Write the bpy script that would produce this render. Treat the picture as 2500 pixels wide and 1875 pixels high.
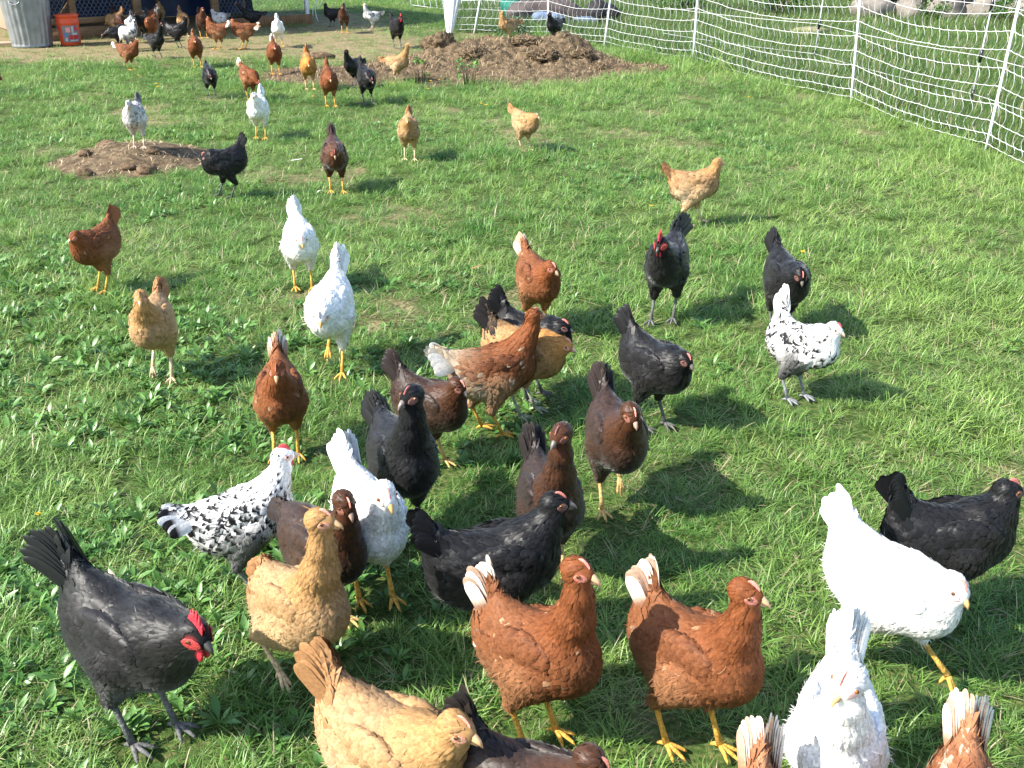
import bpy, math, random
import numpy as np
from mathutils import Vector, Matrix, Euler

for o in list(bpy.data.objects):
    bpy.data.objects.remove(o)
SC = bpy.context.scene
COL = SC.collection
R = math.radians
rng = np.random.default_rng(7)
random.seed(7)

# ------------------------------------------------------------------ camera, sky, sun, exposure
cam = bpy.data.cameras.new('camera')
cam.lens = 35.3
cam.sensor_width = 36
cam.clip_start = 0.05
cam.clip_end = 900
cam_ob = bpy.data.objects.new('camera', cam)
COL.objects.link(cam_ob)
cam_ob.location = (0, 0, 1.62)
cam_ob.rotation_euler = (R(90 - 25), 0, 0)
SC.camera = cam_ob

SUN_AZ, SUN_EL = 202.0, 41.0            # direction TO the sun, degrees from +X towards +Y
W = bpy.data.worlds.new('World')
SC.world = W
W.use_nodes = True
nt = W.node_tree
sky = nt.nodes.new('ShaderNodeTexSky')
sky.sky_type = 'NISHITA'
sky.sun_disc = False
sky.sun_elevation = R(SUN_EL)
sky.sun_rotation = R(90 - SUN_AZ)
sky.altitude = 50
sky.air_density = 1.0
sky.dust_density = 1.2
bg = nt.nodes['Background']
nt.links.new(sky.outputs[0], bg.inputs[0])
bg.inputs[1].default_value = 0.15

sun = bpy.data.lights.new('sun', 'SUN')
sun.energy = 4.6
sun.angle = R(0.55)
sun.color = (1.0, 0.95, 0.86)
sun_ob = bpy.data.objects.new('sun', sun)
COL.objects.link(sun_ob)
sd = Vector((math.cos(R(SUN_AZ)) * math.cos(R(SUN_EL)), math.sin(R(SUN_AZ)) * math.cos(R(SUN_EL)), math.sin(R(SUN_EL))))
sun_ob.rotation_euler = (-sd).to_track_quat('-Z', 'Y').to_euler()
sun_ob.location = sd * 30

vs = SC.view_settings
vs.view_transform = 'Standard'
vs.look = 'None'
vs.exposure = 1.33
vs.gamma = 1
vs.use_curve_mapping = False

# ------------------------------------------------------------------ helpers
def vhash(ix, iy, iz, s):
    h = (ix * 374761393 + iy * 668265263 + iz * 2147483647 + s * 974711) & 0xffffffff
    h = ((h ^ (h >> 13)) * 1274126177) & 0xffffffff
    return ((h ^ (h >> 16)) & 0xffff) / 65535.0

def vnoise(p, s=0):
    p = np.asarray(p, float)
    i = np.floor(p).astype(np.int64)
    f = p - i
    f = f * f * (3 - 2 * f)
    out = 0
    for dx in (0, 1):
        for dy in (0, 1):
            for dz in (0, 1):
                w = (f[..., 0] if dx else 1 - f[..., 0]) * (f[..., 1] if dy else 1 - f[..., 1]) * (f[..., 2] if dz else 1 - f[..., 2])
                out = out + w * vhash(i[..., 0] + dx, i[..., 1] + dy, i[..., 2] + dz, s)
    return out

def fbm(p, octv=3, s=0):
    p = np.asarray(p, float)
    a, t, n = 1.0, 0, 0
    for k in range(octv):
        t = t + a * vnoise(p * (2 ** k), s + k)
        n += a
        a *= .5
    return t / n

def noise2(x, y, sc, octv=3, s=0):
    x = np.asarray(x, float)
    y = np.asarray(y, float)
    return fbm(np.stack([x * sc, y * sc, np.zeros_like(x) + .37], -1), octv, s)

def build(name, V, F, mat, parent=None, col=None, smooth=True, mats=None, fmat=None):
    """V (n,3); F = list of index arrays, each (m,k)"""
    V = np.asarray(V, np.float32)
    if not isinstance(F, (list, tuple)):
        F = [F]
    F = [np.asarray(f, np.int32) for f in F if len(f)]
    me = bpy.data.meshes.new(name)
    me.vertices.add(len(V))
    me.vertices.foreach_set('co', V.ravel())
    loops = np.concatenate([f.ravel() for f in F])
    sizes = np.concatenate([np.full(len(f), f.shape[1], np.int32) for f in F])
    me.loops.add(len(loops))
    me.loops.foreach_set('vertex_index', loops)
    me.polygons.add(len(sizes))
    starts = np.concatenate([[0], np.cumsum(sizes)[:-1]]).astype(np.int32)
    me.polygons.foreach_set('loop_start', starts)
    me.polygons.foreach_set('loop_total', sizes)
    if smooth:
        me.polygons.foreach_set('use_smooth', np.ones(len(sizes), bool))
    for m in (mats or [mat]):
        me.materials.append(m)
    if fmat is not None:
        me.polygons.foreach_set('material_index', np.asarray(fmat, np.int32))
    me.update(calc_edges=True)
    if col is not None:
        a = me.color_attributes.new('Col', 'FLOAT_COLOR', 'POINT')
        c = np.ones((len(V), 4), np.float32)
        c[:, :3] = col
        a.data.foreach_set('color', c.ravel())
    me.validate()
    o = bpy.data.objects.new(name, me)
    COL.objects.link(o)
    if parent is not None:
        o.parent = parent
    return o

class MB:
    """collects shapes for one mesh"""
    def __init__(s):
        s.V, s.F, s.C, s.n = [], {}, [], 0
    def add(s, V, F, c=None):
        V = np.asarray(V, float)
        for f in (F if isinstance(F, list) else [F]):
            f = np.asarray(f)
            if len(f):
                s.F.setdefault(f.shape[1], []).append(f + s.n)
        s.V.append(V)
        if c is not None:
            s.C.append(np.broadcast_to(np.asarray(c, float), (len(V), 3)))
        s.n += len(V)
        return s
    def box(s, c, size, rot=None, bev=0.0, cc=None):
        sx, sy, sz = [q / 2 for q in size]
        if bev <= 0:
            V = np.array([(x, y, z) for x in (-sx, sx) for y in (-sy, sy) for z in (-sz, sz)])
            F = np.array([(0, 1, 3, 2), (4, 6, 7, 5), (0, 4, 5, 1), (2, 3, 7, 6), (0, 2, 6, 4), (1, 5, 7, 3)])
        else:
            b = min(bev, sx * .9, sy * .9, sz * .9)
            bm = MB._bevbox(sx, sy, sz, b)
            V, F = bm
        if rot is not None:
            V = V @ np.array(rot.to_matrix() if hasattr(rot, 'to_matrix') else rot).T
        return s.add(V + np.array(c), F, cc)
    @staticmethod
    def _bevbox(sx, sy, sz, b):
        V, idx = [], {}
        for i, x in enumerate((-1, 1)):
            for j, y in enumerate((-1, 1)):
                for k, z in enumerate((-1, 1)):
                    for a in range(3):
                        p = [x * (sx - b), y * (sy - b), z * (sz - b)]
                        p[a] = (x * sx, y * sy, z * sz)[a]
                        idx[i, j, k, a] = len(V)
                        V.append(p)
        F4, F3 = [], []
        g = lambda i, j, k, a: idx[i, j, k, a]
        for i in (0, 1):
            q = [g(i, 0, 0, 0), g(i, 1, 0, 0), g(i, 1, 1, 0), g(i, 0, 1, 0)]
            F4.append(q if i else q[::-1])
            q = [g(0, i, 0, 1), g(0, i, 1, 1), g(1, i, 1, 1), g(1, i, 0, 1)]
            F4.append(q if i else q[::-1])
            q = [g(0, 0, i, 2), g(1, 0, i, 2), g(1, 1, i, 2), g(0, 1, i, 2)]
            F4.append(q if i else q[::-1])
        for u in (0, 1):
            for v in (0, 1):
                F4.append([g(0, u, v, 1), g(1, u, v, 1), g(1, u, v, 2), g(0, u, v, 2)])
                F4.append([g(u, 0, v, 0), g(u, 1, v, 0), g(u, 1, v, 2), g(u, 0, v, 2)])
                F4.append([g(u, v, 0, 0), g(u, v, 1, 0), g(u, v, 1, 1), g(u, v, 0, 1)])
        for i in (0, 1):
            for j in (0, 1):
                for k in (0, 1):
                    F3.append([g(i, j, k, 0), g(i, j, k, 1), g(i, j, k, 2)])
        V = np.array(V, float)
        out = []
        for F in (F4, F3):
            G = []
            for f in F:
                c = V[f].mean(0)
                n = np.cross(V[f[1]] - V[f[0]], V[f[2]] - V[f[0]])
                G.append(f if n @ c > 0 else f[::-1])
            out.append(np.array(G))
        return V, out
    def tube(s, P, r, n=6, cc=None, cap=True):
        P = np.asarray(P, float)
        m = len(P)
        r = np.broadcast_to(np.asarray(r, float), (m,))
        T = np.gradient(P, axis=0)
        T /= np.linalg.norm(T, axis=1, keepdims=True) + 1e-9
        up = np.array([0, 0, 1.0]) if abs(T[:, 2]).mean() < .9 else np.array([1.0, 0, 0])
        A = np.cross(T, up)
        A /= np.linalg.norm(A, axis=1, keepdims=True) + 1e-9
        B = np.cross(T, A)
        a = np.arange(n) * 2 * np.pi / n
        V = P[:, None] + r[:, None, None] * (np.cos(a)[None, :, None] * A[:, None] + np.sin(a)[None, :, None] * B[:, None])
        i = np.arange(m - 1)[:, None] * n
        j = np.arange(n)[None]
        k = (j + 1) % n
        F = np.stack([i + j, i + k, i + n + k, i + n + j], -1).reshape(-1, 4)
        Fs = [F]
        V = V.reshape(-1, 3)
        if cap:
            V = np.concatenate([V, P[:1], P[-1:]])
            c0, c1 = m * n, m * n + 1
            jj = np.arange(n)
            kk = (jj + 1) % n
            Fs.append(np.concatenate([np.stack([jj * 0 + c0, kk, jj], -1), np.stack([jj * 0 + c1, (m - 1) * n + jj, (m - 1) * n + kk], -1)]))
        return s.add(V, Fs, cc)
    def obj(s, name, mat, parent=None, smooth=True, **k):
        return build(name, np.concatenate(s.V), [np.concatenate(f) for f in s.F.values()], mat, parent,
                     np.concatenate(s.C) if s.C else None, smooth, **k)

def uvsphere(nu=12, nv=8):
    V, F3, F4 = [(0, 0, 1)], [], []
    for i in range(1, nv):
        t = math.pi * i / nv
        for j in range(nu):
            p = 2 * math.pi * j / nu
            V.append((math.sin(t) * math.cos(p), math.sin(t) * math.sin(p), math.cos(t)))
    V.append((0, 0, -1))
    L = len(V) - 1
    for j in range(nu):
        k = (j + 1) % nu
        F3.append((0, 1 + j, 1 + k))
        F3.append((L, L - nu + k, L - nu + j))
        for i in range(nv - 2):
            a = 1 + i * nu
            F4.append((a + j, a + nu + j, a + nu + k, a + k))
    return np.array(V, float), [np.array(F4), np.array(F3)]

def tag(o, label=None, cat=None, group=None, kind=None):
    if label: o['label'] = label
    if cat: o['category'] = cat
    if group: o['group'] = group
    if kind: o['kind'] = kind
    return o

def empty(name, loc, rz=0.0, sc=1.0):
    o = bpy.data.objects.new(name, None)
    o.empty_display_size = .1
    COL.objects.link(o)
    o.location = loc
    o.rotation_euler = (0, 0, rz)
    o.scale = (sc, sc, sc)
    return o

def rotm(x=0, y=0, z=0):
    return np.array(Euler((x, y, z)).to_matrix())

# ------------------------------------------------------------------ materials
def mat(name, col=(.5, .5, .5), rough=.6, spec=.3, nscale=20, namt=.25, bump=0.0, bscale=60, attr=False, trans=0.0, metal=0.0, sheen=0.0, coords='Object', stretch=None):
    m = bpy.data.materials.new(name)
    m.use_nodes = True
    t = m.node_tree
    b = t.nodes['Principled BSDF']
    b.inputs['Roughness'].default_value = rough
    b.inputs['Specular IOR Level'].default_value = spec
    b.inputs['Metallic'].default_value = metal
    if sheen:
        b.inputs['Sheen Weight'].default_value = sheen
        b.inputs['Sheen Roughness'].default_value = .4
    tc = t.nodes.new('ShaderNodeTexCoord')
    vec = tc.outputs[coords]
    if stretch:
        mp = t.nodes.new('ShaderNodeMapping')
        mp.inputs['Scale'].default_value = stretch
        t.links.new(vec, mp.inputs[0])
        vec = mp.outputs[0]
    n = t.nodes.new('ShaderNodeTexNoise')
    n.inputs['Scale'].default_value = nscale
    n.inputs['Detail'].default_value = 4
    t.links.new(vec, n.inputs['Vector'])
    mr = t.nodes.new('ShaderNodeMapRange')
    mr.inputs['From Min'].default_value = .3
    mr.inputs['From Max'].default_value = .7
    mr.inputs['To Min'].default_value = 1 - namt
    mr.inputs['To Max'].default_value = 1 + namt
    t.links.new(n.outputs['Fac'], mr.inputs['Value'])
    mx = t.nodes.new('ShaderNodeMix')
    mx.data_type = 'RGBA'
    mx.blend_type = 'MULTIPLY'
    mx.inputs['Factor'].default_value = 1
    if attr:
        a = t.nodes.new('ShaderNodeAttribute')
        a.attribute_name = 'Col'
        t.links.new(a.outputs['Color'], mx.inputs['A'])
    else:
        mx.inputs['A'].default_value = (*col, 1)
    cc = t.nodes.new('ShaderNodeCombineColor')
    for k in range(3):
        t.links.new(mr.outputs[0], cc.inputs[k])
    t.links.new(cc.outputs[0], mx.inputs['B'])
    t.links.new(mx.outputs['Result'], b.inputs['Base Color'])
    if bump:
        n2 = t.nodes.new('ShaderNodeTexNoise')
        n2.inputs['Scale'].default_value = bscale
        n2.inputs['Detail'].default_value = 5
        t.links.new(vec, n2.inputs['Vector'])
        bp = t.nodes.new('ShaderNodeBump')
        bp.inputs['Strength'].default_value = bump
        bp.inputs['Distance'].default_value = .01
        t.links.new(n2.outputs['Fac'], bp.inputs['Height'])
        t.links.new(bp.outputs[0], b.inputs['Normal'])
    if trans:
        tr = t.nodes.new('ShaderNodeBsdfTranslucent')
        t.links.new(mx.outputs['Result'], tr.inputs['Color'])
        ms = t.nodes.new('ShaderNodeMixShader')
        ms.inputs[0].default_value = trans
        t.links.new(b.outputs[0], ms.inputs[1])
        t.links.new(tr.outputs[0], ms.inputs[2])
        t.links.new(ms.outputs[0], t.nodes['Material Output'].inputs[0])
    return m

def grass_mat(name, lush, yellow, dead, trans=.38, rough=.42, spec=.45):
    """blade colour: vertex 'Col' R = blade random, G = dead blade flag, B = height along blade"""
    m = bpy.data.materials.new(name)
    m.use_nodes = True
    t = m.node_tree
    N, L = t.nodes.new, t.links.new
    b = t.nodes['Principled BSDF']
    b.inputs['Roughness'].default_value = rough
    b.inputs['Specular IOR Level'].default_value = spec
    at = N('ShaderNodeAttribute'); at.attribute_name = 'Col'
    sp = N('ShaderNodeSeparateColor'); L(at.outputs['Color'], sp.inputs[0])
    ge = N('ShaderNodeNewGeometry')
    n1 = N('ShaderNodeTexNoise'); n1.inputs['Scale'].default_value = .75; n1.inputs['Detail'].default_value = 3
    L(ge.outputs['Position'], n1.inputs['Vector'])
    n2 = N('ShaderNodeTexNoise'); n2.inputs['Scale'].default_value = 3.2; n2.inputs['Detail'].default_value = 3
    L(ge.outputs['Position'], n2.inputs['Vector'])
    oi = N('ShaderNodeObjectInfo')
    add = N('ShaderNodeMath'); add.operation = 'ADD'
    L(n1.outputs['Fac'], add.inputs[0]); L(n2.outputs['Fac'], add.inputs[1])
    a2 = N('ShaderNodeMath'); a2.operation = 'MULTIPLY_ADD'
    L(sp.outputs[0], a2.inputs[0]); a2.inputs[1].default_value = .35; L(add.outputs[0], a2.inputs[2])
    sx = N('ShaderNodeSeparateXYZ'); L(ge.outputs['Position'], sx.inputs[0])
    mrx = N('ShaderNodeMapRange'); L(sx.outputs[0], mrx.inputs['Value'])       # blends further towards the yellow tone as x rises
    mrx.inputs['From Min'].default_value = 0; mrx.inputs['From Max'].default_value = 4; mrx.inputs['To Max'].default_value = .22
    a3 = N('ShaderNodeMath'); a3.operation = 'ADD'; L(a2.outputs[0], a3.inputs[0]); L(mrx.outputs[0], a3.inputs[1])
    mr = N('ShaderNodeMapRange'); L(a3.outputs[0], mr.inputs['Value'])
    mr.inputs['From Min'].default_value = .85; mr.inputs['From Max'].default_value = 1.5
    mx = N('ShaderNodeMix'); mx.data_type = 'RGBA'
    L(mr.outputs[0], mx.inputs['Factor'])
    mx.inputs['A'].default_value = (*lush, 1); mx.inputs['B'].default_value = (*yellow, 1)
    mx2 = N('ShaderNodeMix'); mx2.data_type = 'RGBA'
    L(sp.outputs[1], mx2.inputs['Factor']); L(mx.outputs['Result'], mx2.inputs['A'])
    mx2.inputs['B'].default_value = (*dead, 1)
    # per blade brightness
    br = N('ShaderNodeMapRange'); L(sp.outputs[2], br.inputs['Value'])
    br.inputs['To Min'].default_value = .72; br.inputs['To Max'].default_value = 1.3
    cc = N('ShaderNodeCombineColor')
    for k in range(3): L(br.outputs[0], cc.inputs[k])
    mx3 = N('ShaderNodeMix'); mx3.data_type = 'RGBA'; mx3.blend_type = 'MULTIPLY'; mx3.inputs['Factor'].default_value = 1
    L(mx2.outputs['Result'], mx3.inputs['A']); L(cc.outputs[0], mx3.inputs['B'])
    L(mx3.outputs['Result'], b.inputs['Base Color'])
    tr = N('ShaderNodeBsdfTranslucent'); L(mx3.outputs['Result'], tr.inputs['Color'])
    ms = N('ShaderNodeMixShader'); ms.inputs[0].default_value = trans
    L(b.outputs[0], ms.inputs[1]); L(tr.outputs[0], ms.inputs[2])
    L(ms.outputs[0], t.nodes['Material Output'].inputs[0])
    return m

def ground_mat():
    m = bpy.data.materials.new('turf_soil')
    m.use_nodes = True
    t = m.node_tree
    N, L = t.nodes.new, t.links.new
    b = t.nodes['Principled BSDF']
    b.inputs['Roughness'].default_value = .95
    b.inputs['Specular IOR Level'].default_value = .1
    ge = N('ShaderNodeNewGeometry')
    at = N('ShaderNodeAttribute'); at.attribute_name = 'Col'
    sp = N('ShaderNodeSeparateColor'); L(at.outputs['Color'], sp.inputs[0])
    n1 = N('ShaderNodeTexNoise'); n1.inputs['Scale'].default_value = 9; n1.inputs['Detail'].default_value = 6
    n2 = N('ShaderNodeTexNoise'); n2.inputs['Scale'].default_value = 70; n2.inputs['Detail'].default_value = 5
    n3 = N('ShaderNodeTexNoise'); n3.inputs['Scale'].default_value = 28; n3.inputs['Detail'].default_value = 5
    for n in (n1, n2, n3): L(ge.outputs['Position'], n.inputs['Vector'])
    def ramp(n, e):
        r = N('ShaderNodeValToRGB'); L(n.outputs['Fac'], r.inputs[0])
        while len(r.color_ramp.elements) < len(e): r.color_ramp.elements.new(.5)
        for q, (p, c) in zip(r.color_ramp.elements, e): q.position = p; q.color = (*c, 1)
        return r
    turf = ramp(n2, [(.3, (.025, .05, .012)), (.5, (.05, .085, .02)), (.7, (.14, .13, .055))])
    dry = ramp(n2, [(.28, (.09, .075, .035)), (.5, (.19, .15, .08)), (.72, (.33, .28, .165))])
    soil = ramp(n3, [(.28, (.05, .032, .02)), (.5, (.13, .085, .055)), (.75, (.25, .18, .12))])
    # noisy mask edges
    def mask(s):
        a = N('ShaderNodeMath'); a.operation = 'MULTIPLY_ADD'; L(n1.outputs['Fac'], a.inputs[0]); a.inputs[1].default_value = .9; L(s, a.inputs[2])
        q = N('ShaderNodeMapRange'); L(a.outputs[0], q.inputs['Value']); q.inputs['From Min'].default_value = .75; q.inputs['From Max'].default_value = 1.15
        return q.outputs[0]
    m1 = N('ShaderNodeMix'); m1.data_type = 'RGBA'; L(mask(sp.outputs[1]), m1.inputs['Factor']); L(turf.outputs[0], m1.inputs['A']); L(dry.outputs[0], m1.inputs['B'])
    m2 = N('ShaderNodeMix'); m2.data_type = 'RGBA'; L(mask(sp.outputs[0]), m2.inputs['Factor']); L(m1.outputs['Result'], m2.inputs['A']); L(soil.outputs[0], m2.inputs['B'])
    L(m2.outputs['Result'], b.inputs['Base Color'])
    bp = N('ShaderNodeBump'); bp.inputs['Strength'].default_value = .7; bp.inputs['Distance'].default_value = .02
    L(n3.outputs['Fac'], bp.inputs['Height']); L(bp.outputs[0], b.inputs['Normal'])
    return m

# ------------------------------------------------------------------ ground
def sstep(a, b, x):
    t = np.clip((np.asarray(x, float) - a) / (b - a), 0, 1)
    return t * t * (3 - 2 * t)

def ell(x, y, cx, cy, rx, ry, rot=0.0):
    c, s = math.cos(rot), math.sin(rot)
    u = ((x - cx) * c + (y - cy) * s) / rx
    v = (-(x - cx) * s + (y - cy) * c) / ry
    return np.sqrt(u * u + v * v)

def soil_mask(x, y):
    a = sstep(1.15, .8, ell(x, y, -2.78, 7.4, .60, .60) + .35 * (noise2(x, y, 3.1, 3, 5) - .5))
    b = sstep(1.15, .85, ell(x, y, -.15, 12.25, 1.75, 1.4) + .3 * (noise2(x, y, 2.3, 3, 6) - .5))
    c = sstep(1.15, .85, ell(x, y, -1.65, 11.75, 1.15, .75) + .5 * (noise2(x, y, 2.3, 3, 7) - .5))
    d = sstep(1.1, .85, ell(x, y, 1.45, 12.1, .55, .42) + .5 * (noise2(x, y, 2.3, 3, 8) - .5)) * .8
    return np.maximum.reduce([a, b, c, d])

def dry_mask(x, y):
    n = noise2(x, y, .9, 3, 11)
    yard = sstep(12.0, 13.6, y + 1.6 * (n - .5)) * sstep(-.3, -2.0, x + .22 * (y - 14) + 1.5 * (n - .5)) * sstep(20.5, 18.5, y)
    yard = np.maximum(yard * .95, 0)
    p = 0
    for cx, cy, r, a in ((.85, 8.3, .45, .9), (-.74, 5.9, .5, .8), (1.28, 7.9, .4, .8), (-1.76, 7.3, .6, .5), (-1.2, 9.0, .8, .45), (.55, 2.75, .4, .55), (1.5, 2.5, .5, .5), (.15, 1.25, .35, .5), (-2.2, 5.4, .5, .5), (.3, 5.2, .5, .35)):
        p = np.maximum(p, .58 * a * sstep(1.3, .4, ell(x, y, cx, cy, r, r * .7) + .8 * (noise2(x, y, 4, 3, 12) - .5)))
    sp = .6 * sstep(.58, .72, noise2(x, y, 1.7, 4, 21))
    return np.clip(np.maximum.reduce([yard, p, sp]), 0, 1)

def ground_z(x, y):
    x = np.asarray(x, float); y = np.asarray(y, float)
    return .05 * (noise2(x, y, .5, 2, 1) - .5) + .03 * (noise2(x, y, 2.2, 2, 2) - .5)

def heap_h(x, y):
    x = np.asarray(x, float); y = np.asarray(y, float)
    h = .20 * np.exp(-(((x - .0) / 1.05) ** 4) - ((y - 12.75) / .6) ** 2)
    h += .07 * np.exp(-((x - .6) / .35) ** 2 - ((y - 12.6) / .35) ** 2)
    h += .07 * sstep(1.05, .5, ell(x, y, -.15, 12.25, 1.75, 1.4))
    h += .05 * sstep(1.1, .4, ell(x, y, -1.65, 11.75, 1.15, .75))
    h += .05 * sstep(1.1, .4, ell(x, y, 1.45, 12.1, .55, .42))
    n = noise2(x, y, 3.2, 4, 31)
    n2 = noise2(x, y, 7, 3, 33)
    return h * (.45 + 1.15 * n) + .11 * sstep(.02, .12, h) * (np.abs(n2 - .5) * 2 - .25) + .035 * sstep(.015, .05, h) * (noise2(x, y, 22, 2, 35) - .5)

def mound_h(x, y):
    e = ell(np.asarray(x, float), np.asarray(y, float), -2.78, 7.42, .60, .60)
    h = .10 * sstep(1.1, .2, e)
    return h * (.7 + .6 * noise2(x, y, 4, 3, 41)) + .03 * sstep(1.05, .8, e) * (noise2(x, y, 11, 3, 43) - .4)

def top_z(x, y):
    z = ground_z(x, y)
    return float(z + max(0, float(heap_h(x, y)) - .012, float(mound_h(x, y)) - .012))

xs = np.concatenate([-np.geomspace(300, 13, 12), np.linspace(-12.4, 12.4, 207), np.geomspace(13, 300, 12)])
ys = np.concatenate([-np.geomspace(300, 4, 12), np.linspace(-3, 0.4, 12), np.linspace(.52, 23.4, 192), np.geomspace(24, 500, 14)])
gx, gy = np.meshgrid(xs, ys, indexing='ij')
gz = ground_z(gx, gy)
nx, ny = gx.shape
i, j = np.meshgrid(np.arange(nx - 1), np.arange(ny - 1), indexing='ij')
q = i * ny + j
F = np.stack([q, q + ny, q + ny + 1, q + 1], -1).reshape(-1, 4)
V = np.stack([gx, gy, gz], -1).reshape(-1, 3)
gc = np.stack([soil_mask(gx, gy), dry_mask(gx, gy), 0 * gx], -1).reshape(-1, 3)
M_GROUND = ground_mat()
tag(build('ground', V, F, M_GROUND, col=gc), kind='structure')

# ------------------------------------------------------------------ heaps of manure and straw
M_MANURE = mat('manure', (.115, .083, .050), .95, .1, 14, .55, .9, 55)
M_CLUMP = mat('clump', (.125, .085, .053), .95, .1, 22, .6, 1.0, 80)
M_STRAW = mat('straw', attr=True, rough=.8, spec=.2, nscale=40, namt=.3)

def height_patch(name, fn, cx, cy, rx, ry, n, parent, drop=.015):
    a = np.linspace(-1, 1, n)
    u, v = np.meshgrid(a, a, indexing='ij')
    # square to disc
    x = cx + rx * u * np.sqrt(1 - v * v / 2)
    y = cy + ry * v * np.sqrt(1 - u * u / 2)
    z = ground_z(x, y) + fn(x, y) - drop
    i, j = np.meshgrid(np.arange(n - 1), np.arange(n - 1), indexing='ij')
    q = i * n + j
    F = np.stack([q, q + n, q + n + 1, q + 1], -1).reshape(-1, 4)
    return build(name, np.stack([x - parent.location.x, y - parent.location.y, z - parent.location.z], -1).reshape(-1, 3), F, M_MANURE, parent)

def straws(name, pts, nrm_jit, lo, hi, parent, w=.0022, cols=((.42, .32, .18), (.2, .13, .07), (.55, .46, .3))):
    n = len(pts)
    az = rng.uniform(0, 2 * np.pi, n)
    el = rng.normal(0, nrm_jit, n)
    d = np.stack([np.cos(az) * np.cos(el), np.sin(az) * np.cos(el), np.sin(el)], -1)
    ln = rng.uniform(lo, hi, n)[:, None]
    side = np.cross(d, [0, 0, 1.0])
    side /= np.linalg.norm(side, axis=1, keepdims=True)
    a = pts - d * ln / 2
    b = pts + d * ln / 2
    mid = pts + np.array([0, 0, 1]) * ln * .12
    V = np.stack([a - side * w, a + side * w, mid - side * w, mid + side * w, b - side * w * .6, b + side * w * .6], 1)
    k = np.arange(n)[:, None] * 6
    F = np.concatenate([k + np.array([0, 1, 3, 2]), k + np.array([2, 3, 5, 4])])
    c = np.array(cols)[rng.integers(0, len(cols), n)] * rng.uniform(.6, 1.2, (n, 1))
    loc = np.array(parent.location) if parent is not None else 0
    return tag(build(name, V.reshape(-1, 3) - loc, F, M_STRAW, parent, np.repeat(c, 6, 0)), kind='stuff')

def lump_mesh(r, seed, amp=.35, nu=22, nv=14, rough=0.0):
    V, F = uvsphere(nu, nv)
    n = fbm(V * 2.2 + seed * 3.1, 4, seed)
    n2 = fbm(V * 7 + seed, 2, seed + 9)
    n3 = fbm(V * 15 + seed, 2, seed + 19)
    V = V * (1 + amp * (n - .5) * 2 + .18 * (n2 - .5) + rough * (n3 - .5))[:, None]
    return V * np.array(r), F

heap = tag(empty('manure_heap', (-.1, 12.9, 0)), 'long brown heap of straw and manure in front of the white netting', 'manure heap')
height_patch('heap_body', heap_h, -.3, 12.35, 3.1, 1.9, 220, heap)
extra = []
for k, (x, y, rx, rz) in enumerate(((-.86, 12.75, .20, .15), (-.42, 12.3, .19, .07), (.35, 12.2, .19, .08), (.82, 12.35, .18, .07), (.2, 12.8, .25, .06), (1.02, 12.0, .13, .05), (-1.5, 12.1, .11, .04))):
    V, F = lump_mesh((rx, rx * .85, rz), 50 + k, .4, 44, 26, .7)
    z = top_z(x, y)
    Vw = V @ rotm(0, 0, k * 1.3).T + np.array([x + .1, y - 12.9, z - .01])
    build('clump', Vw, F, M_MANURE, heap)
    up = Vw[V[:, 2] > -.2 * rz]
    extra.append(up[rng.integers(0, len(up), 420)] * np.array([1, 1, 1]) + np.array([-.1, 12.9, .004]))
n = 17000
px = rng.uniform(-3.2, 2.4, n); py = rng.uniform(10.8, 14.0, n)
kp = (soil_mask(px, py) > .35)
px, py = px[kp], py[kp]
pz = ground_z(px, py) + np.maximum(heap_h(px, py) - .012, 0) + .008
straws('straw', np.concatenate([np.stack([px, py, pz], -1)] + extra), .6, .025, .09, heap, .0021, ((.30, .21, .12), (.15, .095, .055), (.10, .065, .04), (.44, .34, .2)))

mnd = tag(empty('manure_heap', (-2.85, 7.4, 0)), 'low flat brown patch of scratched manure under the grey and white hen', 'manure heap')
height_patch('heap_body', mound_h, -2.78, 7.42, .72, .70, 80, mnd)
for k, (x, y, rx, rz) in enumerate(((-2.55, 6.98, .07, .04), (-2.68, 7.0, .05, .03), (-3.1, 7.75, .08, .04), (-2.95, 6.9, .06, .035), (-3.1, 7.3, .05, .03), (-2.6, 7.3, .05, .025))):
    V, F = lump_mesh((rx, rx * .8, rz), 80 + k, .35, 14, 9)
    build('clump', V + np.array([x + 2.85, y - 7.4, top_z(x, y) + rz * .3]), F, M_CLUMP, mnd)
n = 2200
px = rng.uniform(-3.8, -1.9, n); py = rng.uniform(6.5, 8.3, n)
kp = soil_mask(px, py) > .4
px, py = px[kp], py[kp]
pz = ground_z(px, py) + np.maximum(mound_h(px, py) - .012, 0) + .006
straws('straw', np.stack([px, py, pz], -1), .4, .02, .08, mnd, .0018)

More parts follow.
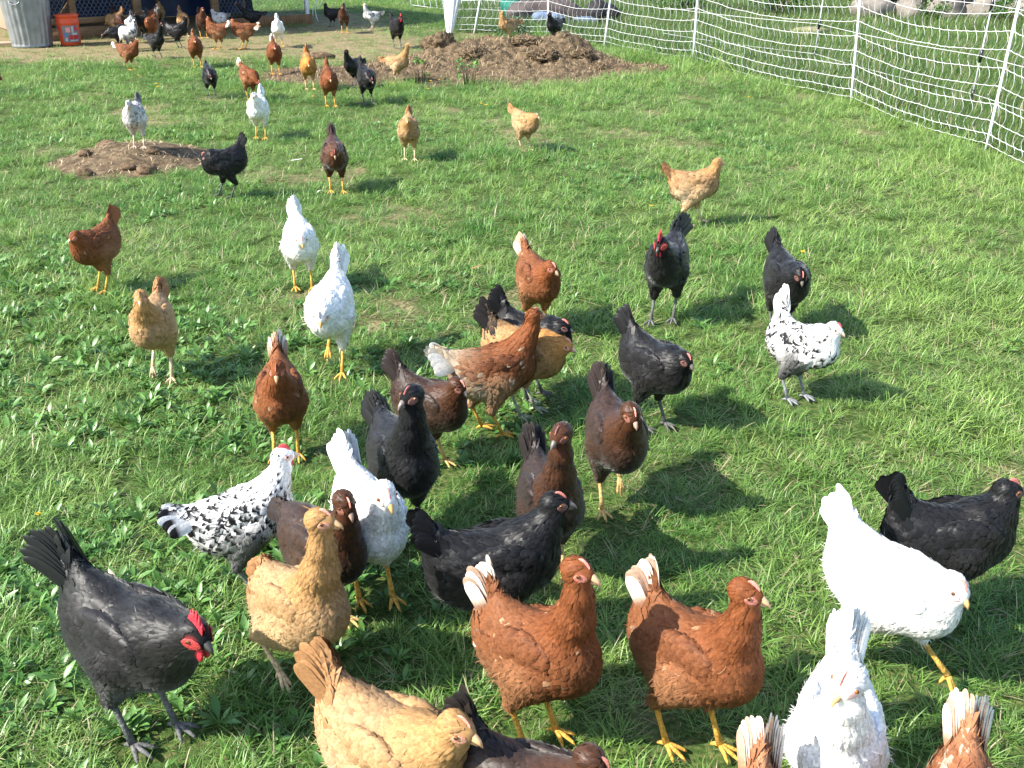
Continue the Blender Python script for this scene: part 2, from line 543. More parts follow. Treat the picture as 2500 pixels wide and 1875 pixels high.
# ------------------------------------------------------------------ grass and weeds (instanced tufts)
def blades(n, rad, lmin, lmax, wmin, wmax, lean0, bend, dead=.1, rows=(0, .35, .7, 1)):
    a = rng.uniform(0, 2 * np.pi, n)
    rr = rad * np.sqrt(rng.uniform(0, 1, n))
    base = np.stack([rr * np.cos(a), rr * np.sin(a), np.full(n, -.004)], -1)
    az = a + rng.normal(0, 1.1, n)
    ln = rng.uniform(lmin, lmax, n)
    w = rng.uniform(wmin, wmax, n)
    l0 = np.clip(rng.normal(lean0, .3, n), .05, 1.35)
    bd = rng.uniform(.3, 1.0, n) * bend
    hd = np.stack([np.cos(az), np.sin(az), 0 * az], -1)
    sd_ = np.stack([-np.sin(az), np.cos(az), 0 * az], -1)
    tw = rng.uniform(-.7, .7, n)
    pos = base.copy()
    rows = np.array(rows)
    Vs, Cs = [], []
    rnd = rng.uniform(0, 1, n)
    isd = (rng.uniform(0, 1, n) < dead).astype(float)
    brt = rng.uniform(0, 1, n)
    prev = 0
    for k, s in enumerate(rows):
        ds = (s - prev) * ln
        ang = np.minimum(l0 + bd * s, 1.75)
        d = hd * np.sin(ang)[:, None] + np.array([0, 0, 1]) * np.cos(ang)[:, None]
        pos = pos + d * ds[:, None]
        pos[:, 2] = np.maximum(pos[:, 2], .004 * k + .002)
        prev = s
        t = tw * s
        up = np.cross(d, sd_)
        sdir = sd_ * np.cos(t)[:, None] + up * np.sin(t)[:, None]
        ww = w * (1.0, 1.0, .75, 0)[k]
        col = np.stack([rnd, isd, brt], -1)
        if k < len(rows) - 1:
            Vs += [pos - sdir * ww[:, None] / 2, pos + sdir * ww[:, None] / 2]
            Cs += [col, col]
        else:
            Vs.append(pos.copy()); Cs.append(col)
    m = len(Vs)
    V = np.stack(Vs, 1).reshape(-1, 3)
    C = np.stack(Cs, 1).reshape(-1, 3)
    k = np.arange(n)[:, None] * m
    F4 = np.concatenate([k + np.array([0, 1, 3, 2]), k + np.array([2, 3, 5, 4])])
    F3 = k + np.array([4, 5, 6])
    return V, [F4, F3], C

def rosette(n, lmin, lmax, wr, up):
    """broad leaves on short stalks"""
    mb = MB()
    for k in range(n):
        az = k * 2.4 + rng.uniform(-.4, .4)
        l = rng.uniform(lmin, lmax)
        w = l * wr * rng.uniform(.8, 1.2)
        e = rng.uniform(up * .4, up)
        b = rng.uniform(.3, .9)
        pts, c = [], np.array([rng.uniform(0, .01) * math.cos(az), rng.uniform(0, .01) * math.sin(az), 0.0])
        h = np.array([math.cos(az), math.sin(az), 0]); s = np.array([-math.sin(az), math.cos(az), 0])
        p = c
        rows = []
        prof = (.15, .35, .95, 1.0, .6, 0.0)
        for q, f in zip((0, .25, .45, .65, .85, 1), prof):
            ang = e - b * q
            d = h * math.cos(ang) + np.array([0, 0, 1]) * math.sin(ang)
            rows.append((p.copy(), f))
            p = p + d * l * .2
        V = []
        for pp, f in rows:
            V += [pp - s * w * f / 2 + np.array([0, 0, .12 * w * f]), pp, pp + s * w * f / 2 + np.array([0, 0, .12 * w * f])]
        F = []
        for r in range(5):
            F += [(3 * r, 3 * r + 1, 3 * r + 4, 3 * r + 3), (3 * r + 1, 3 * r + 2, 3 * r + 5, 3 * r + 4)]
        mb.add(V, np.array(F), (rng.uniform(0, 1), 0, rng.uniform(0, 1)))
    return np.concatenate(mb.V), [np.concatenate(f) for f in mb.F.values()], np.concatenate(mb.C)

def proto(name, vfc, m):
    o = build(name, vfc[0], vfc[1], m, col=vfc[2], smooth=True)
    COL.objects.unlink(o)
    return o

def scatter(name, pts, rot, scl, var, protos):
    me = bpy.data.meshes.new(name)
    n = len(pts)
    me.vertices.add(n)
    me.vertices.foreach_set('co', np.asarray(pts, np.float32).ravel())
    for nm, ty, dat, key in (('rot', 'FLOAT_VECTOR', rot, 'vector'), ('scl', 'FLOAT', scl, 'value'), ('vr', 'INT', var, 'value')):
        a = me.attributes.new(nm, ty, 'POINT')
        a.data.foreach_set(key, np.asarray(dat, np.int32 if ty == 'INT' else np.float32).ravel())
    ob = bpy.data.objects.new(name, me)
    COL.objects.link(ob)
    ng = bpy.data.node_groups.new(name, 'GeometryNodeTree')
    ng.interface.new_socket('Geometry', in_out='INPUT', socket_type='NodeSocketGeometry')
    ng.interface.new_socket('Geometry', in_out='OUTPUT', socket_type='NodeSocketGeometry')
    N, L = ng.nodes.new, ng.links.new
    gi, go = N('NodeGroupInput'), N('NodeGroupOutput')
    def na(nm, ty):
        q = N('GeometryNodeInputNamedAttribute'); q.data_type = ty; q.inputs['Name'].default_value = nm
        return q.outputs['Attribute']
    ro, sc_, va = na('rot', 'FLOAT_VECTOR'), na('scl', 'FLOAT'), na('vr', 'INT')
    jn = N('GeometryNodeJoinGeometry')
    for k, p in enumerate(protos):
        oi = N('GeometryNodeObjectInfo'); oi.inputs['Object'].default_value = p
        cp = N('FunctionNodeCompare'); cp.data_type = 'INT'; cp.operation = 'EQUAL'
        ii = [s for s in cp.inputs if s.type == 'INT']
        L(va, ii[0]); ii[1].default_value = k
        ip = N('GeometryNodeInstanceOnPoints')
        L(gi.outputs[0], ip.inputs['Points']); L(cp.outputs[0], ip.inputs['Selection'])
        L(oi.outputs['Geometry'], ip.inputs['Instance']); L(ro, ip.inputs['Rotation']); L(sc_, ip.inputs['Scale'])
        L(ip.outputs[0], jn.inputs[0])
    L(jn.outputs[0], go.inputs[0])
    md = ob.modifiers.new('scatter', 'NODES')
    md.node_group = ng
    return ob

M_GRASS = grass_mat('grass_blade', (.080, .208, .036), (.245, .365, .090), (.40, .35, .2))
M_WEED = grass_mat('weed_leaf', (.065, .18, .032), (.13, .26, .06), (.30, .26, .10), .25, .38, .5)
FP = [(3.75, 5.6), (3.60, 7.68), (3.23, 9.82), (2.21, 12.8), (1.26, 14.38), (.52, 15.66), (-.57, 15.98), (-.9, 15.98)]

def beyond(x, y):
    """1 on the far side of the netting"""
    fy = np.array([p[1] for p in FP[:6]] ); fx = np.array([p[0] for p in FP[:6]])
    fx_at = np.interp(y, fy, fx)
    a = (y < 15.66) & (x > fx_at)
    b = (y >= 15.66) & (y > 15.98) & (x > -.9)
    return a | b

M_LONGSHADE = grass_mat('long_blade_shaded', (.04, .115, .018), (.11, .20, .04), (.3, .26, .14))  # long grass beyond the netting, its dense shade put into darker tones
def make_grass(feet):
    fine = [proto('tuft', blades(36, .05, .03, .075, .0018, .0034, .8, 1.0, .05), M_GRASS) for _ in range(6)]
    mid = [proto('tuft', blades(30, .05, .04, .095, .0022, .0040, .6, 1.1, .05), M_GRASS) for _ in range(4)]
    flat = [proto('tuft', blades(26, .06, .05, .10, .0018, .0034, 1.15, .5, .3), M_GRASS) for _ in range(3)]
    tall = [proto('tuft', blades(20, .05, .10, .24, .0025, .005, .4, 1.1, .02), M_GRASS) for _ in range(3)]
    beyond_tufts = [proto('tuft', blades(24, .05, .10, .24, .0025, .005, .35, 1.0, .06), M_LONGSHADE) for _ in range(3)]
    bands = ((.75, 2.2, 520), (2.2, 3.5, 430), (3.5, 5.5, 300), (5.5, 9, 190), (9, 14, 120), (14, 24, 70))
    P = []
    for y0, y1, den in bands:
        hw = .56 * y1 + 1.2
        n = int(den * (y1 - y0) * 2 * hw * 1.12)
        x = rng.uniform(-hw, hw, n); y = rng.uniform(y0, y1, n)
        k = np.abs(x) < .56 * y + 1.2
        P.append(np.stack([x[k], y[k]], -1))
    P = np.concatenate(P)
    x, y = P[:, 0], P[:, 1]
    so, dr = soil_mask(x, y), dry_mask(x, y)
    by = beyond(x, y)
    keep = rng.uniform(0, 1, len(x)) < np.clip(1 - 1.05 * so, 0, 1) * (1 - .55 * dr)
    inco = (((x - COOP_A[0]) * COOP_N[0] + (y - COOP_A[1]) * COOP_N[1]) < .05) & (((x - COOP_A[0]) * COOP_U[0] + (y - COOP_A[1]) * COOP_U[1]) > -.1) & (((x - COOP_A[0]) * COOP_U[0] + (y - COOP_A[1]) * COOP_U[1]) < COOP_L + .1) & (((x - COOP_A[0]) * COOP_N[0] + (y - COOP_A[1]) * COOP_N[1]) > -3)
    keep &= ~inco
    x, y, dr, by = x[keep], y[keep], dr[keep], by[keep]
    n = len(x)
    cl = noise2(x, y, 1.6, 3, 61)
    u = rng.uniform(0, 1, n)
    var = rng.integers(0, 6, n)
    pm = sstep(.45, .65, cl) * .75
    var = np.where(u < pm, 6 + rng.integers(0, 4, n), var)
    u2 = rng.uniform(0, 1, n)
    var = np.where(u2 < dr * .95 + .12, 10 + rng.integers(0, 3, n), var)
    # distance (metres) from the netting on the near side: taller there
    fx_at = np.interp(y, [p[1] for p in FP[:6]], [p[0] for p in FP[:6]])
    nearf = sstep(1.0, .1, fx_at - x) * (x < fx_at) * (y < 15.7)
    u3 = rng.uniform(0, 1, n)
    var = np.where(u3 < .09 * nearf, 13 + rng.integers(0, 3, n), var)
    var = np.where(by, 16 + rng.integers(0, 3, n), var)
    scl = rng.uniform(.7, 1.15, n) * (.75 + .6 * noise2(x, y, 2.5, 2, 63)) * (1 - .25 * dr) * (1 + .15 * nearf) * np.where(y < 4, .85, 1)
    scl *= np.where(y > 9, 1.1, 1.0) * np.where(by, .85, 1)
    scl *= np.where((y > 6) & ~by, 1 + .35 * sstep(.45, .7, noise2(x, y, .8, 2, 65)), 1)
    fx = np.array(feet)
    for a in range(0, len(fx), 40):
        d = np.min((x[:, None] - fx[None, a:a + 40, 0]) ** 2 + (y[:, None] - fx[None, a:a + 40, 1]) ** 2, 1)
        m = d < np.where(y < 4, .085, .06) ** 2
        scl = np.where(m, scl * .45, scl)
    # loose tall tufts in front of the heap, at the posts and by the coop
    ex = []
    for cx, cy, sd_, k in ((-.55, 10.85, .15, 12), (-.2, 10.8, .12, 10), (.35, 10.65, .3, 34), (.95, 10.75, .3, 28), (-1.15, 10.7, .1, 10), (1.45, 11.3, .2, 22), (2.0, 12.0, .15, 14), (-1.1, 11.1, .1, 8), (2.15, 12.6, .15, 22), (3.1, 9.5, .2, 26), (3.4, 7.4, .2, 30), (2.6, 10.6, .25, 40), (-1.35, 10.8, .08, 6), (.1, 15.3, .3, 30), (-3.5, 17.2, .1, 6)):
        ex.append(np.stack([rng.normal(cx, sd_, k), rng.normal(cy, sd_ * .7, k), rng.uniform(.4, .85, k)], -1))
    ex = np.concatenate(ex)
    x = np.concatenate([x, ex[:, 0]]); y = np.concatenate([y, ex[:, 1]]); scl = np.concatenate([scl, ex[:, 2]])
    var = np.concatenate([var, 13 + rng.integers(0, 3, len(ex))])
    n = len(x)
    pts = np.stack([x, y, ground_z(x, y)], -1)
    rot = np.stack([rng.normal(0, .12, n), rng.normal(0, .12, n), rng.uniform(0, 6.28, n)], -1)
    tag(scatter('grass', pts, rot, scl, var, fine + mid + flat + tall + beyond_tufts), kind='stuff')
    # broad-leaved weeds
    wd = [proto('weed', rosette(7, .03, .065, .42, .9), M_WEED) for _ in range(3)] + [proto('weed', rosette(9, .045, .10, .26, 1.1), M_WEED) for _ in range(3)]
    n = 26000
    hw = 8
    y = 0.8 + 12.5 * rng.uniform(0, 1, n) ** 1.6
    x = rng.uniform(-1, 1, n) * (.56 * y + 1)
    m = noise2(x, y, 1.1, 3, 71) + .22 * sstep(.6, -1.2, x) * sstep(7, 4, y) - .07 * sstep(0, 1.5, x)
    k = (rng.uniform(0, 1, n) < sstep(.54, .72, m) * (.25 + .75 * sstep(1.7, 2.6, y))) & (soil_mask(x, y) < .3) & (rng.uniform(0, 1, n) > dry_mask(x, y)) & ~beyond(x, y)
    x, y = x[k], y[k]
    n = len(x)
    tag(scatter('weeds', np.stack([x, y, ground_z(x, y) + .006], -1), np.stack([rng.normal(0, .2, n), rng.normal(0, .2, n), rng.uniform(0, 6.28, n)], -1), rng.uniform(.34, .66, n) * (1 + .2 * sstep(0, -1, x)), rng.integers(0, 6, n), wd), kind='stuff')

# ------------------------------------------------------------------ chickens
def nrmz(v):
    v = np.asarray(v, float)
    return v / (np.linalg.norm(v, axis=-1, keepdims=True) + 1e-9)

class Sdf:
    """smooth union of ellipsoids and tapered capsules; every primitive has a region and a feather direction"""
    def __init__(s): s.p = []
    def ell(s, c, r, pitch, reg, flow, k=.03, yaw=0.0):
        M = rotm(0, -pitch, yaw)
        s.p.append(('e', np.array(c, float), np.array(r, float), M, reg, nrmz(flow), k)); return s
    def cap(s, a, b, ra, rb, reg, flow=None, k=.025, ysq=1.0):
        a, b = np.array(a, float), np.array(b, float)
        s.p.append(('c', a, b, (ra, rb, ysq), reg, nrmz(b - a) if flow is None else nrmz(flow), k)); return s
    def dists(s, P):
        D = []
        for q in s.p:
            if q[0] == 'e':
                l = (P - q[1]) @ q[3]
                k0 = np.linalg.norm(l / q[2], axis=-1)
                k1 = np.linalg.norm(l / (q[2] ** 2), axis=-1) + 1e-9
                D.append(k0 * (k0 - 1) / k1)
            else:
                a, b, (ra, rb, ys) = q[1], q[2], q[3]
                ba = b - a
                pa = P - a
                t = np.clip((pa @ ba) / (ba @ ba), 0, 1)
                d = pa - t[..., None] * ba
                d = d * np.array([1, 1 / ys, 1])
                D.append((np.linalg.norm(d, axis=-1) - (ra + (rb - ra) * t)) * (ys if ys < 1 else 1))
        return D
    def val(s, P):
        D = s.dists(P)
        f = D[0]
        for d, q in zip(D[1:], s.p[1:]):
            k = q[-1]
            h = np.maximum(k - np.abs(f - d), 0) / k
            f = np.minimum(f, d) - h * h * k * .25
        return f
    def grad(s, P, e=.002):
        K = np.array([(1, -1, -1), (-1, -1, 1), (-1, 1, -1), (1, 1, 1)], float)
        return nrmz(sum(k * s.val(P + k * e)[..., None] for k in K))
    def weights(s, P):
        D = np.stack(s.dists(P), -1)
        w = np.exp(-(D - D.min(-1, keepdims=True)) / .010)
        return w / w.sum(-1, keepdims=True)

def surface_nets(sdf, lo, hi, h):
    ax = [np.arange(lo[k], hi[k] + h, h) for k in range(3)]
    G = np.stack(np.meshgrid(*ax, indexing='ij'), -1)
    f = sdf.val(G.reshape(-1, 3)).reshape(G.shape[:3])
    s = f < 0
    n = np.array(f.shape) - 1
    acc = np.zeros((*n, 3)); cnt = np.zeros(n)
    sl = lambda a, o: slice(o, a.stop + o) if False else slice(o, o + a)
    for axis in range(3):
        o1, o2 = [k for k in range(3) if k != axis]
        for u in (0, 1):
            for v in (0, 1):
                ia = [None] * 3
                ia[axis] = slice(0, n[axis]); ia[o1] = slice(u, u + n[o1]); ia[o2] = slice(v, v + n[o2])
                ib = list(ia); ib[axis] = slice(1, n[axis] + 1)
                fa, fb = f[tuple(ia)], f[tuple(ib)]
                m = (fa < 0) != (fb < 0)
                t = np.where(m, fa / np.where(m, fa - fb, 1), 0)
                off = np.zeros((*n, 3))
                off[..., axis] = t; off[..., o1] = u; off[..., o2] = v
                acc += off * m[..., None]; cnt += m
    act = cnt > 0
    idx = -np.ones(n, np.int64)
    idx[act] = np.arange(act.sum())
    base = np.stack(np.nonzero(act), -1)
    V = (base + acc[act] / cnt[act][:, None]) * h + np.array(lo)
    Fs = []
    for axis in range(3):
        o1, o2 = (axis + 1) % 3, (axis + 2) % 3
        ia = [slice(1, n[k]) for k in range(3)]; ia[axis] = slice(0, n[axis])
        ib = list(ia); ib[axis] = slice(1, n[axis] + 1)
        sa, sb = s[tuple(ia)], s[tuple(ib)]
        m = sa != sb
        pos = np.stack(np.nonzero(m), -1)
        for k in (o1, o2): pos[:, k] += 1
        e1 = np.zeros(3, int); e1[o1] = 1
        e2 = np.zeros(3, int); e2[o2] = 1
        g = lambda p: idx[p[:, 0], p[:, 1], p[:, 2]]
        Q = np.stack([g(pos - e1 - e2), g(pos - e2), g(pos), g(pos - e1)], -1)
        flip = ~sa[m]
        Q[flip] = Q[flip][:, ::-1]
        Fs.append(Q)
    F = np.concatenate(Fs)
    F = F[(F >= 0).all(1)]
    for _ in range(2):
        gr = sdf.grad(V)
        V = V - gr * np.clip(sdf.val(V), -h, h)[:, None]
    return V, F

C = lambda *a: np.array(a, float)
BREED = {
 'white': dict(neck=C(.84, .82, .77), body=C(.84, .83, .79), wing=C(.84, .83, .80), tail=C(.85, .84, .81), thigh=C(.82, .80, .75), fluff=C(.82, .80, .76), leg=C(.58, .34, .07), beak=C(.70, .40, .16), skin=C(.70, .30, .24), comb=C(.62, .18, .14)),
 'black': dict(neck=C(0.0053, 0.0053, 0.0053), body=C(0.0083, 0.0079, 0.0083), wing=C(0.0092, 0.0089, 0.0096), tail=C(0.0066, 0.0066, 0.0073), thigh=C(0.0145, 0.0132, 0.0132), fluff=C(0.0185, 0.0172, 0.0165), leg=C(.10, .10, .095), beak=C(.16, .13, .11), skin=C(.26, .12, .10), comb=C(.50, .16, .13), edge=C(0.0297, 0.0284, 0.0297), edgea=.25),
 'rooster': dict(neck=C(0.0092, 0.0085, 0.0085), body=C(0.0079, 0.0073, 0.0076), wing=C(0.0092, 0.0083, 0.0092), tail=C(0.0066, 0.0085, 0.0085), thigh=C(0.0132, 0.0125, 0.0125), fluff=C(0.0185, 0.0172, 0.0165), leg=C(.12, .12, .115), beak=C(.05, .045, .04), skin=C(.45, .05, .05), comb=C(.52, .03, .045), edge=C(0.0330, 0.0304, 0.0317), edgea=.2, roo=1),
 'brown': dict(neck=C(0.1734, 0.0541, 0.0177), body=C(0.1550, 0.0541, 0.0204), wing=C(0.1439, 0.0492, 0.0194), tail=C(0.2362, 0.0902, 0.0372), thigh=C(0.2804, 0.1312, 0.0620), fluff=C(0.3321, 0.1804, 0.0974), leg=C(.56, .31, .055), beak=C(.55, .33, .18), skin=C(.60, .22, .17), comb=C(.62, .22, .18), tip=C(.78, .70, .58), pale=.009, palec=C(0.3395, 0.1968, 0.1063), edge=C(0.2435, 0.1025, 0.0443), edgea=.5),
 'brownplain': dict(neck=C(0.1734, 0.0541, 0.0177), body=C(0.1550, 0.0541, 0.0204), wing=C(0.1439, 0.0492, 0.0194), tail=C(0.2362, 0.0902, 0.0372), thigh=C(0.2804, 0.1312, 0.0620), fluff=C(0.3321, 0.1804, 0.0974), leg=C(.56, .31, .055), beak=C(.55, .33, .18), skin=C(.60, .22, .17), comb=C(.62, .22, .18), pale=.009, palec=C(0.3395, 0.1968, 0.1063), edge=C(0.2435, 0.1025, 0.0443), edgea=.5),
 'browncream': dict(neck=C(0.1845, 0.0574, 0.0177), body=C(0.1624, 0.0574, 0.0213), wing=C(0.1255, 0.0426, 0.0177), tail=C(0.4576, 0.3772, 0.2657), thigh=C(0.3395, 0.1968, 0.1063), fluff=C(0.5166, 0.4428, 0.3188), leg=C(.56, .31, .055), beak=C(.55, .33, .18), skin=C(.60, .22, .17), comb=C(.62, .22, .18), tip=C(.80, .73, .62), pale=.012, palec=C(0.4428, 0.3280, 0.2214), edge=C(0.2435, 0.1066, 0.0443), edgea=.4),
 'browntail': dict(neck=C(0.2295, 0.0765, 0.0275), body=C(0.2295, 0.0765, 0.0275), wing=C(0.2142, 0.0723, 0.0275), tail=C(0.3366, 0.1615, 0.0826), thigh=C(0.3060, 0.1530, 0.0734), fluff=C(0.3825, 0.2380, 0.1377), leg=C(.56, .31, .055), beak=C(.55, .33, .18), skin=C(.6, .22, .17), comb=C(.62, .22, .18), tip=C(.80, .72, .62), pale=.08, palec=C(0.4590, 0.3570, 0.2570), edge=C(0.3443, 0.1700, 0.0918), edgea=.4),
 'darkred': dict(neck=C(0.0760, 0.0285, 0.0127), body=C(0.0539, 0.0222, 0.0127), wing=C(0.0507, 0.0222, 0.0127), tail=C(0.0317, 0.0158, 0.0114), thigh=C(0.0634, 0.0285, 0.0158), fluff=C(0.0760, 0.0380, 0.0222), leg=C(.60, .32, .06), beak=C(.4, .25, .15), skin=C(.50, .18, .14), comb=C(.55, .17, .14), edge=C(0.0887, 0.0380, 0.0190), edgea=.3),
 'buff': dict(neck=C(0.3629, 0.2009, 0.0773), body=C(0.3553, 0.2164, 0.1050), wing=C(0.3402, 0.2009, 0.0924), tail=C(0.3175, 0.1623, 0.0672), thigh=C(0.4838, 0.3246, 0.1680), fluff=C(0.5594, 0.4328, 0.2856), leg=C(.64, .47, .28), beak=C(.62, .36, .18), skin=C(.66, .30, .22), comb=C(.64, .27, .2), edge=C(0.4536, 0.3091, 0.1680), edgea=.45),
 'buffcock': dict(neck=C(0.4320, 0.1914, 0.0400), body=C(0.3744, 0.1840, 0.0560), wing=C(0.3456, 0.1472, 0.0480), tail=C(0.3168, 0.1251, 0.0400), thigh=C(0.4320, 0.2576, 0.1120), fluff=C(0.4752, 0.3091, 0.1600), leg=C(.64, .42, .18), beak=C(.62, .36, .18), skin=C(.66, .1, .08), comb=C(.66, .06, .05), edge=C(0.4464, 0.2576, 0.0960), edgea=.4, roo=.6),
 'buffblack': dict(neck=C(0.3931, 0.1855, 0.0504), body=C(0.3780, 0.2087, 0.0840), wing=C(0.3478, 0.1855, 0.0756), tail=C(0.0166, 0.0139, 0.0134), thigh=C(0.4158, 0.2782, 0.1512), fluff=C(0.4687, 0.3555, 0.2352), leg=C(.30, .33, .22), beak=C(.6, .38, .26), skin=C(.66, .30, .22), comb=C(.64, .27, .2), edge=C(0.4536, 0.2937, 0.1428), edgea=.4),
 'dark': dict(neck=C(0.0506, 0.0198, 0.0088), body=C(0.0220, 0.0132, 0.0097), wing=C(0.0176, 0.0119, 0.0101), tail=C(0.0154, 0.0123, 0.0110), thigh=C(0.0396, 0.0242, 0.0154), fluff=C(0.0396, 0.0264, 0.0176), leg=C(.50, .36, .15), beak=C(.13, .11, .10), skin=C(.22, .09, .07), comb=C(.40, .15, .12), edge=C(0.0528, 0.0330, 0.0242), edgea=.5),
 'mahog': dict(neck=C(0.0526, 0.0192, 0.0069), body=C(0.0266, 0.0137, 0.0087), wing=C(0.0297, 0.0165, 0.0114), tail=C(0.0206, 0.0137, 0.0119), thigh=C(0.0641, 0.0366, 0.0206), fluff=C(0.0595, 0.0366, 0.0229), leg=C(.50, .34, .13), beak=C(.42, .28, .2), skin=C(.40, .16, .11), comb=C(.58, .24, .18), edge=C(0.0595, 0.0320, 0.0206), edgea=.5),
 'spangle': dict(neck=C(.80, .79, .76), body=C(.82, .81, .79), wing=C(.82, .81, .79), tail=C(.80, .79, .77), thigh=C(.10, .10, .10), fluff=C(.45, .43, .41), leg=C(.22, .23, .24), beak=C(.55, .40, .28), skin=C(.55, .25, .19), comb=C(.55, .06, .07), spot=C(.018, .018, .02)),
 'silver': dict(neck=C(0.4675, 0.4505, 0.4250), body=C(0.6290, 0.6120, 0.5865), wing=C(0.5100, 0.5015, 0.4845), tail=C(0.2040, 0.1955, 0.1870), thigh=C(0.5780, 0.5610, 0.5270), fluff=C(0.6290, 0.6120, 0.5780), leg=C(.60, .45, .35), beak=C(.60, .34, .12), skin=C(.55, .25, .19), comb=C(.5, .16, .12), spot=C(0.0680, 0.0680, 0.0680)),
}
M_FEATH = mat('feathers', attr=True, rough=.66, spec=.18, nscale=170, namt=.22, trans=.12)
M_FEATHD = mat('dark_feathers', attr=True, rough=.48, spec=.26, nscale=90, namt=.25, sheen=.08)
M_BODY = mat('down', attr=True, rough=.8, spec=.15, nscale=120, namt=.2)
M_SCALE = mat('leg_scales', attr=True, rough=.62, spec=.25, nscale=120, namt=.38, bump=.5, bscale=220)
M_HORN = mat('beak_horn', attr=True, rough=.35, spec=.45, nscale=80, namt=.12)
M_COMB = mat('comb_skin', attr=True, rough=.5, spec=.35, nscale=150, namt=.2, bump=.4, bscale=300)
def eye_material():
    m = bpy.data.materials.new('eye')
    m.use_nodes = True
    t = m.node_tree
    b = t.nodes['Principled BSDF']
    b.inputs['Roughness'].default_value = .08
    a = t.nodes.new('ShaderNodeAttribute'); a.attribute_name = 'Col'
    n = t.nodes.new('ShaderNodeTexNoise'); n.inputs['Scale'].default_value = 300
    x = t.nodes.new('ShaderNodeMix'); x.data_type = 'RGBA'; x.blend_type = 'MULTIPLY'; x.inputs['Factor'].default_value = .2
    t.links.new(a.outputs[0], x.inputs['A']); t.links.new(n.outputs['Color'], x.inputs['B']); t.links.new(x.outputs['Result'], b.inputs['Base Color'])
    return m
M_EYE = eye_material()

REG = ('body', 'neck', 'head', 'thigh', 'fluff', 'tail', 'wing')

def feather_cards(sdf, P, flow, L, Wd, lift, rows=(0, .4, .75, 1.0), wrow=(.55, 1.0, .85), conform=True, ruff=.0012):
    """overlapping feathers that follow the surface; returns V (n,7,3)"""
    n = len(P)
    nr = sdf.grad(P)
    fl = nrmz(flow - (flow * nr).sum(-1, keepdims=True) * nr)
    sd_ = np.cross(nr, fl)
    vs_ = []
    skew = rng.normal(0, .12, n)[:, None]
    fl2 = nrmz(fl + sd_ * skew)
    sd2 = np.cross(nr, fl2)
    for k, s in enumerate(rows):
        c = P + fl2 * (L * s)[:, None]
        if k < 3:
            w = (Wd * wrow[k] * .5)[:, None]
            vs_ += [c - sd2 * w, c + sd2 * w]
        else:
            vs_.append(c)
    V = np.stack(vs_, 1)
    s_of = np.array([rows[0], rows[0], rows[1], rows[1], rows[2], rows[2], rows[3]])
    h = .0012 + lift[:, None] * s_of[None] ** 1.3 + rng.uniform(-1, 1, (n, 1)) * ruff * s_of[None]
    X = V.reshape(-1, 3)
    for _ in range(2):
        f = sdf.val(X)
        g = sdf.grad(X)
        X = X + g * (h.reshape(-1) - f)[:, None] * .95
    XR = X.reshape(n, 7, 3)
    far = (np.linalg.norm(XR - P[:, None], axis=-1).max(1) > 1.35 * L + .004) | (np.abs(sdf.val(X).reshape(n, 7) - h).max(1) > .006)
    XR[far] = P[far][:, None] - nr[far][:, None] * .004
    X = XR.reshape(-1, 3)
    tilt = rng.normal(0, .10, (n, 1, 3)) + (fl2 * .10)[:, None] + sd2[:, None] * (np.array([-1, 1, -1, 1, -1, 1, 0])[None, :, None] * .10)
    global CN
    CN = nrmz(sdf.grad(X).reshape(n, 7, 3) + tilt).reshape(-1, 3)
    return X.reshape(n, 7, 3), s_of

def setn(o, N_):
    o.data.normals_split_custom_set_from_vertices(N_.tolist())
    return o

def cards_mesh(V):
    n = len(V)
    k = np.arange(n)[:, None] * 7
    return V.reshape(-1, 3), [np.concatenate([k + np.array([0, 2, 3, 1]), k + np.array([2, 4, 5, 3])]), k + np.array([4, 6, 5])]

def region_colors(w, sdf, br, P=None):
    col = 0
    for r in REG:
        m = np.array([q[-3] == r for q in sdf.p])
        if not m.any(): continue
        c = br.get(r, br['neck'] if r == 'head' else br['body'])
        if r == 'head': c = br.get('head', br['neck'])
        col = col + w[:, m].sum(1)[:, None] * c
    return col

def blade_feather(L, w, curve, rows=7, tipw=.55):
    """one tail or flight feather along +X, flat in XZ"""
    s = np.array([0, .2, .42, .62, .78, .88, .95, .985, 1.0]) if rows <= 7 else np.linspace(0, 1, rows)
    rows = len(s)
    prof = np.minimum(1, .35 + 1.6 * s) * np.where(s > .78, np.sqrt(np.clip(1 - ((s - .78) / .2215) ** 2, 0, 1)), 1)
    x = L * s
    z = curve * L * s * s
    V = np.concatenate([np.stack([x, 0 * x, z - w / 2 * prof], -1), np.stack([x, 0 * x + .0025, z], -1), np.stack([x, 0 * x, z + w / 2 * prof], -1)])
    i = np.arange(rows - 1)
    F = np.concatenate([np.stack([i, i + 1, i + rows + 1, i + rows], -1), np.stack([i + rows, i + rows + 1, i + 2 * rows + 1, i + 2 * rows], -1)])
    return V, F, np.tile(s, 3)

